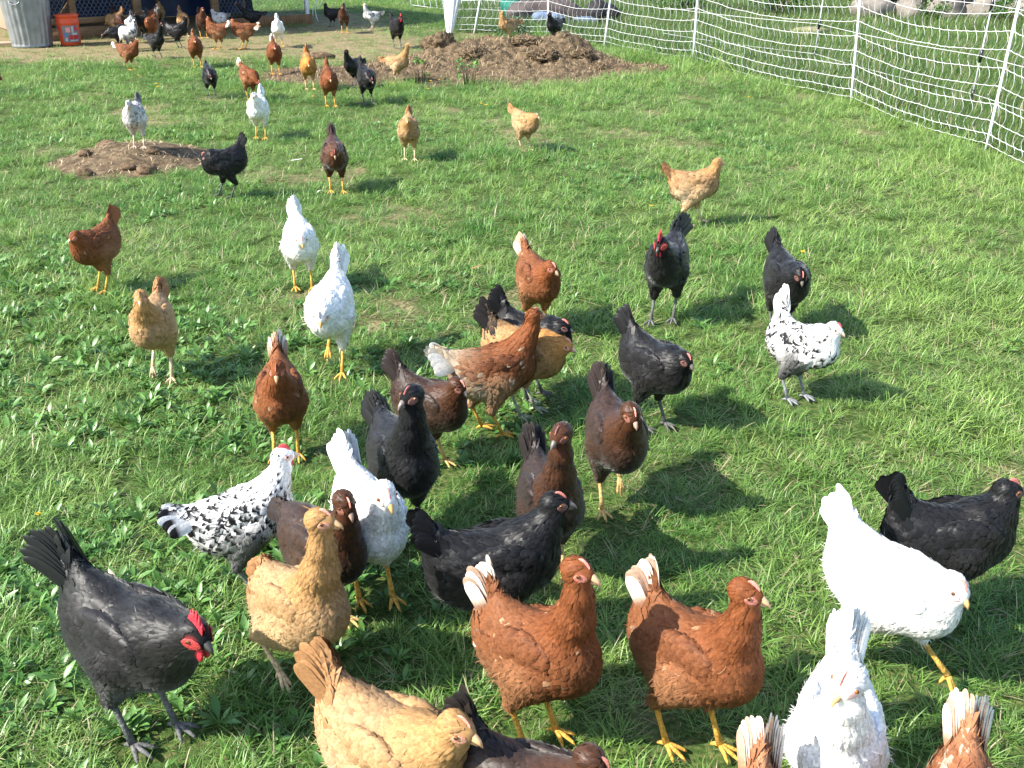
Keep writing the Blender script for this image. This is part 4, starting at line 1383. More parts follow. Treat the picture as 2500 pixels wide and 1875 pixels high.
build('bucket_body', V, F, M_ORANGE, bk)
def wrap(name, m, a0, a1, z0, z1, off):
    n = 12
    aa = np.linspace(R(a0), R(a1), n)
    V = []
    for z in (z0, z1):
        r = .132 + .014 * (z - .01) / .27 + off
        V.append(np.stack([r * np.cos(aa), r * np.sin(aa), 0 * aa + z], -1))
    i = np.arange(n - 1)
    return build(name, np.concatenate(V), np.stack([i, i + 1, i + n + 1, i + n], -1), m, bk)
M_LAB = mat('grey_label', (.20, .17, .18), .5, .3, 30, .1)
M_LW = mat('label_white', (.45, .42, .41), .5, .3, 30, .1)
M_LR = mat('label_red', (.48, .03, .035), .5, .3, 30, .1)
M_LB = mat('label_blue', (.06, .20, .42), .5, .3, 30, .1)
M_LP = mat('label_pink', (.62, .28, .24), .5, .3, 30, .1)
wrap('label', M_LAB, -112, -18, .045, .262, .0015)
for nm, m, a0, a1, z0, z1 in (('label_print', M_LW, -62, -50, .15, .25), ('label_print', M_LW, -62, -30, .14, .165), ('label_print', M_LR, -47, -25, .19, .245), ('label_print', M_LR, -80, -58, .085, .135), ('label_print', M_LR, -54, -24, .085, .135), ('label_print', M_LW, -74, -30, .058, .074), ('label_print', M_LB, -101, -86, .12, .165), ('label_print', M_LP, -92, -68, .175, .24), ('label_print', M_LW, -100, -88, .06, .105)):
    wrap(nm, m, a0, a1, z0, z1, .003)
s = np.linspace(-.15, np.pi * .9, 18)
mb = MB()
mb.tube(np.stack([-.152 * np.cos(s), -.02 - .155 * np.abs(np.sin(s)), .33 - .19 * np.sin(s)], -1), .0025, 6)
mb.obj('handle', M_WIRE, bk)
# offcut of board by the bin
tag(part('board_offcut', M_PLY, None, ((-6.98, 14.52, .03), (.5, .12, .035), rotm(0, 0, R(14)))), 'short pinkish offcut of board lying left of the metal bin', 'board')
# flat twig bundle / dark clod in the yard
V, F = lump_mesh((.19, .10, .05), 33, .3, 20, 12)
tag(build('dirt_clod', V + np.array([-2.42, 13.2, .02]), F, M_CLUMP), 'flat dark clod of earth on the bare yard right of the white hen', 'clod')

# ------------------------------------------------------------------ electric netting
M_STAY = mat('thin_net_twine', (.50, .51, .52), .6, .3, 60, .1)
M_NET = mat('white_net_cord', (.72, .73, .74), .55, .3, 60, .08)
M_POST = mat('white_fence_post', (.82, .82, .84), .35, .45, 20, .06)
net = tag(empty('netting_fence', (2.21, 12.8, 0)), 'white electric netting fence curving along the right edge of the pasture', 'fence')
net0 = np.array([2.21, 12.8, 0])
FPn = np.array(FP, float)
NROW = 10
HZ = np.array([.05, .12, .22, .34, .47, .60, .73, .86, .99, 1.12])
seg = np.linalg.norm(np.diff(FPn, axis=0), axis=1)
cum = np.concatenate([[0], np.cumsum(seg)])
lean = np.array([(.02, 0), (.03, 0), (-.05, 0), (0, 0), (.10, .02), (.03, 0), (.20, 0), (.25, .0)])
def net_pt(s, z):
    s = np.asarray(s, float); z = np.asarray(z, float)
    k = np.clip(np.searchsorted(cum, s, side='right') - 1, 0, len(seg) - 1)
    t = (s - cum[k]) / seg[k]
    b = FPn[k] * (1 - t)[..., None] + FPn[k + 1] * t[..., None]
    ln = lean[k] * (1 - t)[..., None] + lean[k + 1] * t[..., None]
    sag = (.035 + .05 * z) * 4 * t * (1 - t) * np.minimum(seg[k], 2.5) / 2.2
    bow = .05 * np.sin(np.pi * t)
    x = b[..., 0] + ln[..., 0] * z - bow * .4
    y = b[..., 1] + ln[..., 1] * z
    return np.stack([x, y, ground_z(x, y) + z - sag + .015], -1)
NS = int(cum[-1] / .112)
sv = np.linspace(0, cum[-1], NS + 1)
for r in range(NROW):
    ss = np.sort(np.concatenate([sv, (sv[:-1] + sv[1:]) / 2]))
    P = net_pt(ss, np.full(len(ss), HZ[r])) - net0
    P[1::2, 2] -= .004
    mb = MB(); mb.tube(P, .0023, 4, cap=False)
    mb.obj('strand', M_NET, net)
for k, s in enumerate(sv):
    top = HZ[-1]
    zz, of = [], []
    for r in range(NROW - 1):
        for q in (0, .25, .5, .75):
            zz.append(HZ[r] + (HZ[r + 1] - HZ[r]) * q); of.append(math.sin(q * math.pi) * (1 if r % 2 else -1))
    zz.append(top); of.append(0)
    am = .033 * (.6 + .6 * vhash(k, 3, 1, 5))
    P = net_pt(np.clip(s + am * np.array(of), 0, cum[-1]), np.array(zz)) - net0
    mb = MB(); mb.tube(P, .0017, 4, cap=False)
    mb.obj('stay_cord', M_STAY, net)
for k in range(len(FP) - 1):
    p = net_pt(cum[k] + (1e-4 if k == 0 else 0), 0.0)
    d = lean[k]
    mb = MB()
    P = np.array([(p[0] + d[0] * z, p[1] + d[1] * z, p[2] + z) for z in (-.05, .3, .8, 1.22)]) - net0 + np.array([0, -.012, 0])
    mb.tube(P, .0105 if k < 3 else .012, 10)
    mb.obj('post', M_POST, net)
# gathered end of the net
M_NETB = mat('bunched_netting', (.80, .81, .83), .6, .25, 45, .12, .7, 70)
mb = MB()
na = 40
a = np.arange(na) * 2 * np.pi / na
zz = np.linspace(0, 1.15, 16)
V = []
for z in zz:
    t = z / 1.15
    r = .03 + .125 * t ** .8
    rr = r * (1 + .22 * np.sin(a * 9 + z * 2) + .12 * np.sin(a * 17 + 3 * z))
    V.append(np.stack([.12 * t - .02 + rr * 1.15 * np.cos(a), .35 * rr * np.sin(a), 0 * a + z], -1))
V = np.concatenate(V)
i, j = np.meshgrid(np.arange(len(zz) - 1), np.arange(na), indexing='ij')
F = np.stack([i * na + j, i * na + (j + 1) % na, (i + 1) * na + (j + 1) % na, (i + 1) * na + j], -1).reshape(-1, 4)
build('gathered_net', V + np.array([-.92, 15.96, .02]) - net0, F, M_NETB, net)
# a further length of the same kind of net
net2 = tag(empty('netting_fence', (-1.9, 20.6, 0)), 'short distant length of white netting behind the gathered net end', 'fence')
A2, B2 = np.array([-1.95, 20.7]), np.array([-.2, 20.1])
for r in range(5):
    mb = MB()
    P = [(A2[0] + (B2[0] - A2[0]) * t + 1.95 - .05, A2[1] + (B2[1] - A2[1]) * t - 20.6, .06 + .16 * r - .06 * math.sin(t * math.pi)) for t in np.linspace(0, 1, 20)]
    mb.tube(P, .005, 4, cap=False); mb.obj('strand', M_NET, net2)
for k in range(15):
    t = k / 14
    mb = MB()
    P = [(A2[0] + (B2[0] - A2[0]) * t + 1.9 + .012 * math.sin(z * 20), A2[1] + (B2[1] - A2[1]) * t - 20.6, z - .06 * math.sin(t * math.pi)) for z in np.linspace(.06, .70, 12)]
    mb.tube(P, .0045, 4, cap=False); mb.obj('stay_cord', M_NET, net2)
for t in (0, 1):
    mb = MB(); mb.tube([(A2[0] + (B2[0] - A2[0]) * t + 1.9, A2[1] + (B2[1] - A2[1]) * t - 20.6, z) for z in (0, .5, 1.1)], .014, 8); mb.obj('post', M_POST, net2)

# plain wires on step-in posts behind the netting
wf = tag(empty('wire_fence', (3.63, 12.59, 0)), 'three plain wires on thin black and grey rods behind the netting', 'fence')
M_GREY = mat('grey_rod', (.42, .42, .44), .5, .4, 30, .15)
wp = [(4.75, 6.2), (4.28, 9.6), (3.63, 12.59), (1.9, 15.4)]
for k in (1, 2):
    x, y = wp[k]
    mb = MB(); mb.tube([(x - 3.63 + .03 * z, y - 12.59, z) for z in (-.05, .5, 1.15)], .008, 8); mb.obj('post', M_GREY, wf)
    for z, h in ((.06, .10), (.40, .12), (.84, .12)):
        mb = MB(); mb.tube([(x - 3.63 + .03 * q, y - 12.59, q) for q in (z, z + h * .5, z + h)], (.013, .018, .013), 8); mb.obj('insulator', M_BLACKP, wf)
for z in (.12, .46, .90):
    P = []
    for k in range(len(wp) - 1):
        for t in np.linspace(0, 1, 8)[:-1]:
            P.append((wp[k][0] + (wp[k + 1][0] - wp[k][0]) * t - 3.63, wp[k][1] + (wp[k + 1][1] - wp[k][1]) * t - 12.59, z - .02 * math.sin(t * math.pi)))
    mb = MB(); mb.tube(P, .0024, 4, cap=False); mb.obj('wire', M_NET, wf)

# ------------------------------------------------------------------ things beyond the fences
M_STONE = mat('field_stone', (.19, .17, .145), .9, .15, 5, .35, .6, 18)
sw = tag(empty('stone_wall', (7.3, 18.2, 0)), 'old wall of rounded grey field stones behind the netting at right', 'stone wall')
rs = np.random.default_rng(4)
for row in range(3):
    x = 5.9 + .2 * (row % 2)
    while x < 11.6:
        w_ = rs.uniform(.42, .75); h_ = rs.uniform(.30, .42)
        V, F = lump_mesh((w_ * .56, .34, h_ * .66), int(rs.integers(0, 900)), .22, 20, 13)
        yb = 18.5 - .32 * (x - 6.4) * .9 * .45
        if rs.uniform() < (1, .9, .75)[row]:
            build('stone', V @ rotm(rs.normal(0, .12), rs.normal(0, .15), rs.normal(0, .2)).T + np.array([x + w_ / 2 - 7.3, yb - 18.2 + .12 * row, .14 + .31 * row]), F, M_STONE, sw)
        x += w_ * .98
V, F = lump_mesh((.27, .2, .07), 77, .3, 24, 14, .2)
tag(build('flat_stone', V + np.array([4.42, 15.75, .06]), F, mat('pale_stone', (.24, .215, .13), .9, .15, 9, .25, .5, 20)), 'pale flat stone lying in the long grass behind the netting', 'stone')
def lumped(name, prims, h, m, label, cat, noise=.02, fr=9, seed=1):
    sdf = Sdf()
    for c, r, pit, k in prims: sdf.ell(c, r, pit, 'body', (1, 0, 0), k)
    P = np.array([c for c, *_ in prims]); Rr = np.array([max(r) for _, r, *_ in prims])[:, None]
    lo, hi = (P - Rr - .05).min(0), (P + Rr + .05).max(0)
    V, F = surface_nets(sdf, lo, hi, h)
    g = sdf.grad(V)
    V = V + g * (noise * (fbm(V * fr, 4, seed) - .5) * 2)[:, None]
    V[:, 2] = np.maximum(V[:, 2], .0)
    return tag(build(name, V, F, m), label, cat)

# pile of bags and sheets lying behind the netting
M_TEAL = mat('teal_fabric', (.015, .14, .105), .55, .3, 9, .3, .4, 20)
M_BROWNT = mat('grey_brown_sheet', (.075, .06, .056), .7, .2, 7, .35, .5, 22)
M_BLUEJ = mat('pale_blue_sheet', (.10, .14, .23), .6, .3, 8, .35, .5, 20)
M_DARKS = mat('dark_sacking', (.022, .021, .023), .7, .2, 9, .4, .5, 22)
lumped('sheet_bundle', [((.62, 17.9, .16), (.62, .28, .22), -.08, .05), ((.22, 17.85, .14), (.32, .26, .2), 0, .08), ((1.05, 17.9, .09), (.4, .22, .14), 0, .08)], .03, M_BROWNT, 'long hump of grey-brown sheeting lying behind the netting', 'tarpaulin', .05, 5, 3)
lumped('sack', [((.02, 18.05, .26), (.22, .2, .25), .1, .05), ((.14, 18.0, .34), (.18, .16, .13), .4, .06)], .025, M_TEAL, 'crumpled teal sack at the left end of the grey-brown sheeting', 'sack', .05, 6, 4)
lumped('sheet_bundle', [((.66, 17.52, .07), (.24, .13, .10), 0, .05), ((.46, 17.56, .1), (.16, .1, .08), .2, .05), ((1.22, 17.55, .05), (.22, .12, .08), 0, .05)], .025, M_BLUEJ, 'crumpled pale blue sheet along the front of the grey-brown hump', 'tarpaulin', .05, 7, 5)
lumped('sack', [((1.42, 17.8, .16), (.2, .16, .2), .2, .05), ((1.62, 17.8, .14), (.2, .15, .15), -.2, .05)], .025, M_DARKS, 'dark lumpy sack at the right end of the pale blue sheet', 'sack', .05, 8, 6)
lumped('sack', [((.12, 17.5, .08), (.22, .12, .11), 0, .05), ((.75, 17.4, .03), (.45, .08, .05), 0, .05)], .025, M_DARKS, 'low dark sack in the grass below the teal sack', 'sack', .04, 8, 7)

# shrubs
M_LEAF = mat('shrub_leaf', attr=True, rough=.5, spec=.3, nscale=30, namt=.2, trans=.3)
M_BARK = mat('bark', (.12, .09, .06), .9, .1, 12, .3, .6, 40)
def shrub(x, y, rx, h, n, label, base=(.04, .10, .02), name='shrub', cat='shrub', leaf=.05, group=None):
    rt = tag(empty(name, (x, y, 0)), label, cat, group)
    mb = MB()
    for k in range(7):
        a = k * .9 + rng.uniform(-.3, .3)
        e = np.array([math.cos(a) * rx * .6, math.sin(a) * rx * .5, h * rng.uniform(.6, .95)])
        mb.tube([np.array([.05 * math.cos(a), .05 * math.sin(a), 0]), e * .5 + np.array([0, 0, .1 * h]), e], (.012 * h + .006, .008 * h + .003, .002), 5)
    mb.obj('stem', M_BARK, rt)
    cl = rng.normal(0, 1, (int(n / 25) + 1, 3))
    cl = cl / np.linalg.norm(cl, axis=1, keepdims=True) * rng.uniform(.35, 1, (len(cl), 1)) ** .5
    ci = rng.integers(0, len(cl), n)
    P = cl[ci] * np.array([rx * .82, rx * .7, h * .46]) + np.array([0, 0, h * .52]) + rng.normal(0, .11 * min(rx, h), (n, 3))
    P[:, 2] = np.abs(P[:, 2]) + .02
    d = nrmz(rng.normal(0, 1, (n, 3)) + np.array([0, 0, .3]))
    s_ = nrmz(np.cross(d, rng.normal(0, 1, (n, 3))))
    L_ = leaf * rng.uniform(.6, 1.3, (n, 1))
    V = np.stack([P, P + d * L_ * .5 + s_ * L_ * .28, P + d * L_, P + d * L_ * .5 - s_ * L_ * .28], 1)
    F = np.arange(n)[:, None] * 4 + np.array([0, 1, 2, 3])
    c = np.array(base) * rng.uniform(.5, 1.6, (n, 1)) * np.where(rng.uniform(0, 1, (n, 1)) < .2, np.array([[1.5, 1.25, .9]]), 1)
    tag(build('foliage', V.reshape(-1, 3), F, M_LEAF, rt, col=np.repeat(c, 4, 0), smooth=False), kind='stuff')
    return rt
for k, (x, y, rx, h, n, lb) in enumerate((
    (3.2, 19.3, .9, 1.0, 2600, 'low leafy bramble furthest left of those behind the netting'),
    (4.7, 18.9, .8, .9, 2400, 'bushy bramble directly left of the stone wall'),
    (6.6, 19.6, 1.0, 1.4, 3000, 'dark bramble rising behind the left end of the stone wall'),
    (8.6, 18.5, 1.0, 1.5, 3000, 'broad bramble hanging over the middle of the stone wall'),
    (10.2, 17.9, 1.0, 1.5, 2600, 'bramble behind the right end of the stone wall'))):
    shrub(x, y, rx, h, n, lb, group='brambles along the old wall')
shrub(7.0, 17.75, .35, .35, 420, 'small weedy clump at the foot of the stone wall', (.05, .12, .02), 'weed_clump', 'weed', .05)
shrub(7.9, 17.05, .4, .45, 500, 'leafy clump at the right foot of the stone wall', (.05, .13, .02), 'weed_clump', 'weed', .05)
shrub(.02, 15.25, .30, .28, 520, 'grey-green leafy weed growing before the netting behind the heap', (.10, .15, .09), 'weed_clump', 'weed', .045)
shrub(-.98, 11.05, .14, .24, 70, 'upright leafy weed at the front left of the long heap', (.10, .22, .05), 'weed_clump', 'weed', .035)
shrub(-.45, 10.95, .22, .27, 110, 'leafy weed in front of the middle of the long heap', (.10, .23, .055), 'weed_clump', 'weed', .035)

# yellow flowers
M_PETAL = mat('yellow_petal', (.75, .50, .02), .5, .3, 60, .15, trans=.2)
M_STALK = mat('flower_stalk', (.10, .17, .04), .5, .3, 30, .2)
fpos = [(-1.38, 2.49, 'beside the tail of the large black rooster'), (.82, 5.8, 'just left of the red-combed black rooster'), (1.47, 4.88, 'beside the black hen above the spotted hen'), (-3.55, 10.34, 'in the grass at left, upper of a pair'), (-3.45, 10.09, 'in the grass at left, lower of a pair'), (-.83, 10.61, 'before the heap, topmost of three'), (-.75, 10.72, 'before the heap, rightmost of three'), (-1.2, 10.49, 'before the heap, leftmost of three'), (-1.87, 9.69, 'by the feet of the orange-brown hen'), (-.82, 10.12, 'below the three before the heap'), (-.28, 9.3, 'above the buff hen, left of a pair'), (-.23, 9.11, 'above the buff hen, right of a pair'), (-3.95, 11.01, 'in the grass below the brown hens of the yard'), (4.1, 12.31, 'in the long grass behind the netting'), (2.21, 9.62, 'alone in the grass before the netting')]
Vs_, Fs2 = uvsphere(10, 6)
first = None
for k, (x, y, lb) in enumerate(fpos):
    if first is None:
        r_ = empty('yellow_flower', (x, y, float(ground_z(x, y))))
        mb = MB(); mb.tube([(0, 0, 0), (.004, 0, .04), (.0, .003, .082)], .0016, 5)
        st = mb.obj('stalk', M_STALK, r_)
        mb = MB()
        for ring, (nn, L_, el) in enumerate(((12, .015, .25), (9, .011, .7), (6, .007, 1.1))):
            for q in range(nn):
                az = q * 2 * math.pi / nn + ring * .3
                d = np.array([math.cos(az) * math.cos(el), math.sin(az) * math.cos(el), math.sin(el)]); s_ = np.array([-math.sin(az), math.cos(az), 0])
                b = np.array([0, 0, .082])
                mb.add([b - s_ * .001, b + s_ * .001, b + d * L_ + s_ * .0028, b + d * L_ - s_ * .0028], np.array([(0, 1, 2, 3)]))
        fl = mb.obj('flower_head', M_PETAL, r_, smooth=False)
        first = (r_, st, fl)
    else:
        r_ = first[0].copy(); COL.objects.link(r_); r_.location = (x, y, float(ground_z(x, y)))
        for c_ in first[1:]:
            d_ = c_.copy(); COL.objects.link(d_); d_.parent = r_
    s_ = rng.uniform(.9, 1.2) * (.5 if y < 3 else .8 if y < 6 else 1); r_.scale = (s_,) * 3
    tag(r_, 'small yellow flower ' + lb, 'flower', 'yellow flowers in the grass')

# loose feathers and a leaf
def loose(name, x, y, L_, w_, col, label, cat, rz, cur=.4):
    V, F, s = blade_feather(L_, w_, cur, 9)
    V = V @ rotm(R(78), 0, rz).T + np.array([x, y, float(ground_z(x, y)) + .045])
    return tag(build(name, V, F, mat(name + '_vane', col, .6, .2, 60, .12, trans=.2)), label, cat)
loose('feather', -1.58, 7.18, .06, .045, (.80, .79, .76), 'white curled feather lying in the grass left of the dark red hen', 'feather', .8, .9)
loose('feather', -1.07, 2.21, .10, .022, (.62, .52, .38), 'pale curved feather on the grass right of the large black rooster', 'feather', -.9, .5)
loose('dry_leaf', -.2, 4.69, .06, .03, (.33, .17, .09), 'small brown dry leaf left of the white-tailed brown hen', 'leaf', 1.1)
mb = MB(); mb.tube([(-1.35, 12.35, .03), (-1.05, 11.9, .05), (-.98, 11.62, .03)], .006, 6)

# breed, x, y, heading, size, head forward, head side, head height, tail angle
HENS = {
 'h1':('white', 0.566, 1.396, -108.7, 0.979, 0.12, -0.005, 0.486, 68.5),
 'h2':('browntail', 0.391, 1.1, -97.9, 0.961, 0.145, 0.0, 0.397, 69.9),
 'h3':('browntail', 0.736, 1.166, -107.5, 0.955, 0.145, 0.0, 0.4, 66.2),
 'h4':('white', 0.859, 1.84, -41.4, 0.985, 0.123, -0.008, 0.327, 67.6),
 'h5':('black', 1.064, 2.038, 5.5, 1.017, 0.118, 0.009, 0.378, 68.6),
 'h6':('brown', 0.381, 1.619, -46.5, 0.978, 0.095, -0.003, 0.476, 78.5),
 'h7':('brown', 0.059, 1.637, -39.6, 0.975, 0.081, -0.006, 0.514, 76.5),
 'h8':('black', -0.027, 1.935, 15.4, 1.005, 0.134, 0.003, 0.397, 59.7),
 'h9':('dark', 0.098, 2.233, -76.3, 0.942, 0.119, -0.008, 0.53, 60.0),
 'h10':('mahog', 0.302, 2.562, -79.3, 0.962, 0.139, -0.004, 0.41, 60.3),
 'h11':('black', 0.49, 3.088, -49.2, 0.925, 0.13, -0.01, 0.33, 67.0),
 'h12':('spangle', 1.041, 3.28, -22.3, 0.908, 0.082, -0.004, 0.351, 86.0),
 'h13':('black', 1.136, 3.939, -82.8, 0.933, 0.145, -0.008, 0.331, 54.5),
 'h14':('rooster', 0.663, 4.104, -110.9, 1.009, 0.148, -0.001, 0.381, 53.2),
 'h15':('buff', 1.04, 5.605, 9.1, 0.881, 0.129, 0.002, 0.398, 43.5),
 'h16':('brown', 0.111, 3.954, -68.1, 0.9, 0.145, -0.006, 0.363, 54.3),
 'h17':('brown', -0.051, 3.061, 23.5, 0.94, 0.141, 0.003, 0.452, 38.3),
 'h18':('buffblack', 0.053, 3.195, -18.7, 0.947, 0.144, -0.005, 0.311, 66.0),
 'h19':('black', 0.081, 3.315, -16.9, 0.919, 0.106, -0.008, 0.323, 78.1),
 'h20':('mahog', -0.25, 2.823, -33.7, 0.87, 0.126, -0.01, 0.374, 65.2),
 'h21':('black', -0.325, 2.406, -65.8, 0.878, 0.118, -0.005, 0.553, 34.0),
 'h22':('white', -0.353, 2.121, -62.9, 0.984, 0.139, -0.003, 0.411, 63.2),
 'h23':('spangle', -0.656, 2.107, 49.2, 0.92, 0.128, 0.005, 0.41, 52.2),
 'h24':('mahog', -0.453, 2.029, -44.4, 0.913, 0.123, -0.008, 0.455, 84.9),
 'h25':('buff', -0.476, 1.799, -40.3, 0.94, 0.11, -0.002, 0.547, 86.0),
 'h26':('rooster', -0.773, 1.644, -30.3, 1.087, 0.156, -0.001, 0.34, 67.6),
 'h27':('buff', -0.207, 1.351, -34.0, 1.005, 0.141, 0.001, 0.39, 68.0),
 'h28':('dark', 0.036, 1.257, -29.8, 0.968, 0.114, -0.003, 0.407, 78.6),
 'h29':('brown', -0.739, 2.889, -77.8, 0.923, 0.143, 0.003, 0.417, 56.1),
 'h30':('white', -0.692, 3.576, -94.1, 0.991, 0.148, 0.009, 0.316, 61.0),
 'h31':('white', -0.983, 4.489, -74.4, 0.909, 0.15, 0.001, 0.355, 52.0),
 'h32':('buff', -1.333, 3.473, -83.0, 0.89, 0.142, 0.004, 0.43, 43.5),
 'h33':('brown', -1.923, 4.46, -92.2, 0.846, 0.135, 0.015, 0.361, 41.6),
 'h34':('silver', -2.704, 7.33, -81.6, 0.875, 0.146, 0.0, 0.377, 49.6),
 'h35':('black', -1.812, 6.271, 195.0, 0.86, 0.085, 0.002, 0.3, 71.4),
 'h36':('darkred', -1.133, 6.417, -77.3, 0.934, 0.15, -0.003, 0.307, 62.0),
 'h37':('buff', -0.742, 7.3, -86.1, 0.86, 0.148, 0.003, 0.355, 49.6),
 'h38':('buff', 0.104, 7.561, -49.6, 0.78, 0.139, -0.007, 0.337, 39.1),
 'h39':('white', -2.018, 8.157, -86.6, 0.926, 0.144, 0.003, 0.384, 57.6),
 'h40':('brown', -2.512, 9.958, -43.3, 0.819, 0.159, 0.001, 0.208, 50.5),
 'h41':('black', -2.936, 10.098, -67.4, 0.796, 0.151, -0.006, 0.259, 36.5),
 'h42':('brown', -3.68, 12.226, -71.5, 0.938, 0.147, 0.002, 0.332, 62.0),
 'h43':('brown', -2.643, 11.66, -74.4, 0.936, 0.148, 0.004, 0.322, 62.0),
 'h44':('white', -3.141, 14.224, -76.8, 0.945, 0.146, 0.001, 0.358, 62.0),
 'h45':('buffcock', -2.075, 10.624, -77.6, 0.93, 0.149, 0.002, 0.289, 62.0),
 'h46':('brown', -1.694, 9.602, -76.1, 0.93, 0.15, 0.002, 0.291, 62.0),
 'h47':('black', -1.652, 10.829, -119.5, 0.752, 0.13, 0.01, 0.448, 12.0),
 'h48':('black', -1.357, 9.715, -64.5, 0.925, 0.15, -0.002, 0.252, 62.0),
 'h49':('buff', -1.208, 11.131, -15.7, 0.799, 0.14, -0.0, 0.478, 12.0),
 'h50':('rooster', -1.545, 14.231, -64.4, 1.03, 0.15, 0.006, 0.382, 62.0),
 'h51':('silver', -2.184, 16.472, 191.7, 0.783, 0.101, 0.001, 0.461, 21.7),
 'h52':('darkred', -2.537, 16.051, -84.4, 0.955, 0.144, 0.002, 0.389, 62.0),
 'h53':('black', -2.887, 16.985, 159.9, 0.801, 0.112, -0.008, 0.418, 29.6),
 'h54':('buff', -0.065, 14.728, 209.2, 0.732, 0.095, 0.012, 0.454, 12.0),
 'h55':('black', 0.578, 14.512, -124.5, 0.716, 0.141, 0.005, 0.393, 12.0),
 'h56':('brown', -3.898, 13.932, 159.4, 0.803, 0.107, -0.012, 0.405, 36.9),
 'h57':('brown', -3.551, 13.934, 173.0, 0.811, 0.122, -0.003, 0.374, 22.7),
 'h58':('darkred', -4.442, 15.237, -63.6, 0.964, 0.144, 0.001, 0.416, 62.0),
 'h59':('silver', -4.437, 16.117, 159.6, 0.8, 0.137, -0.002, 0.383, 13.4),
 'h60':('black', -4.015, 16.383, 182.1, 0.839, 0.228, 0.01, 0.458, 12.0),
 'h61':('black', -4.402, 13.059, -34.4, 0.843, 0.148, 0.003, 0.477, 12.0),
 'h62':('black', -4.43, 14.055, 5.4, 0.875, 0.133, -0.001, 0.426, 52.2),
 'h63':('buff', -4.827, 15.596, -62.3, 0.938, 0.147, 0.001, 0.33, 62.0),
 'h64':('buff', -5.633, 17.036, -68.8, 0.956, 0.145, 0.004, 0.393, 62.0),
 'h66':('brown', -5.043, 14.858, -96.6, 0.93, 0.134, 0.013, 0.311, 62.0),
 'h67':('black', -5.302, 15.2, -99.5, 0.945, 0.135, 0.008, 0.367, 62.0),
 'h68':('silver', -5.304, 14.77, -77.8, 0.931, 0.146, 0.004, 0.302, 62.0),
 'h69':('buff', -6.011, 15.786, 165.4, 0.915, 0.132, -0.001, 0.212, 62.0),
 'h70':('black', -5.265, 14.069, 188.3, 0.806, 0.204, 0.011, 0.205, 12.0),
 'h71':('darkred', -5.735, 15.495, -49.0, 0.92, 0.147, -0.005, 0.193, 62.0),
 'h72':('brown', -5.686, 16.192, 179.0, 0.912, 0.121, -0.001, 0.191, 62.0),
 'h73':('white', -5.793, 16.535, 158.7, 0.756, 0.119, -0.008, 0.323, 16.0),
 'h74':('brown', -4.364, 11.976, -15.7, 0.804, 0.147, 0.0, 0.396, 29.6),
 'h75':('brown', -5.195, 10.24, 7.2, 0.92, 0.146, -0.005, 0.157, 62.0),
 'h76':('spangle', -5.035, 13.854, 154.0, 0.915, 0.132, -0.001, 0.179, 62.0),
}
OPT = {
 'h1': dict(yaw=-.55, hp=-.45), 'h4': dict(fat=.9, legs=((.14, .04), (-.06, 0)), yaw=-.3, hp=-.5, pitch=-.12), 'h5': dict(comb=.3, legs=((.0, 0), (-.03, 0))),
 'h6': dict(yaw=.35, hp=-.2, legs=((.05, 0), (-.035, 0))), 'h7': dict(yaw=.15, hp=-.15, legs=((.015, 0), (-.01, 0)), fan=.22), 'h8': dict(yaw=-.25, hp=-.1),
 'h9': dict(yaw=-.85, hp=-.35), 'h10': dict(yaw=.2, hp=-.6, legs=((-.08, .05), (.02, 0))), 'h11': dict(yaw=.05, hp=-.45), 'h12': dict(pitch=.12, fat=.9, whitetail=1, tl=1.35, fan=.1, hp=-.3, legs=((.0, 0), (-.03, 0))),
 'h13': dict(yaw=.1, hp=-.8), 'h14': dict(hp=-.35, cs=1.5, fat=.92,  legs=((.0, 0), (.06, 0))), 'h15': dict(legs=((.07, 0), (-.05, 0)), fan=.12), 'h16': dict(yaw=.45, hp=-.4),
 'h17': dict(yaw=.35, tl=1.0, legs=((-.05, .0), (.01, 0)), fan=.5, open=.3), 'h18': dict(hp=-.3, fan=.22), 'h19': dict(hp=-.2), 'h20': dict(hp=-.6), 'h21': dict(yaw=-1.05, hp=-.2),
 'h22': dict(yaw=.1, hp=-.6), 'h23': dict(pitch=.08, yaw=-.1, comb=.55, wattle=.75, hp=.0, tl=.85, fan=.45), 'h24': dict(yaw=-.1, hp=-.7, tl=.65), 'h25': dict(yaw=.5, hp=-.1, tl=.42, legs=((.0, 0), (-.06, .04))),
 'h26': dict(yaw=-.15, hp=-.25, fat=.86, fan=.14), 'h27': dict(yaw=.1, hp=-.2), 'h28': dict(hp=-.8), 'h29': dict(hp=-.5, legs=((.0, 0), (.03, .02))), 'h30': dict(fat=.9, tl=1.08, hp=-.9, legs=((.05, 0), (-.09, .05))),
 'h31': dict(fat=.9, tl=1.08, hp=-.8), 'h32': dict(yaw=.1, hp=-.3, legs=((.0, 0), (-.05, .035))), 'h33': dict(yaw=-.3, hp=-.4), 'h34': dict(yaw=-.2, hp=-.7), 'h35': dict(hp=-.5, legs=((-.04, 0), (.05, 0))),
 'h36': dict(hp=-.7), 'h44': dict(hp=-.3), 'h42': dict(hp=-.2), 'h64': dict(z=.0), 'h76': dict(hp=-.7), 'h70': dict(hp=-.6), 'h60': dict(tl=1.2), 'h57': dict(fan=.4),
}
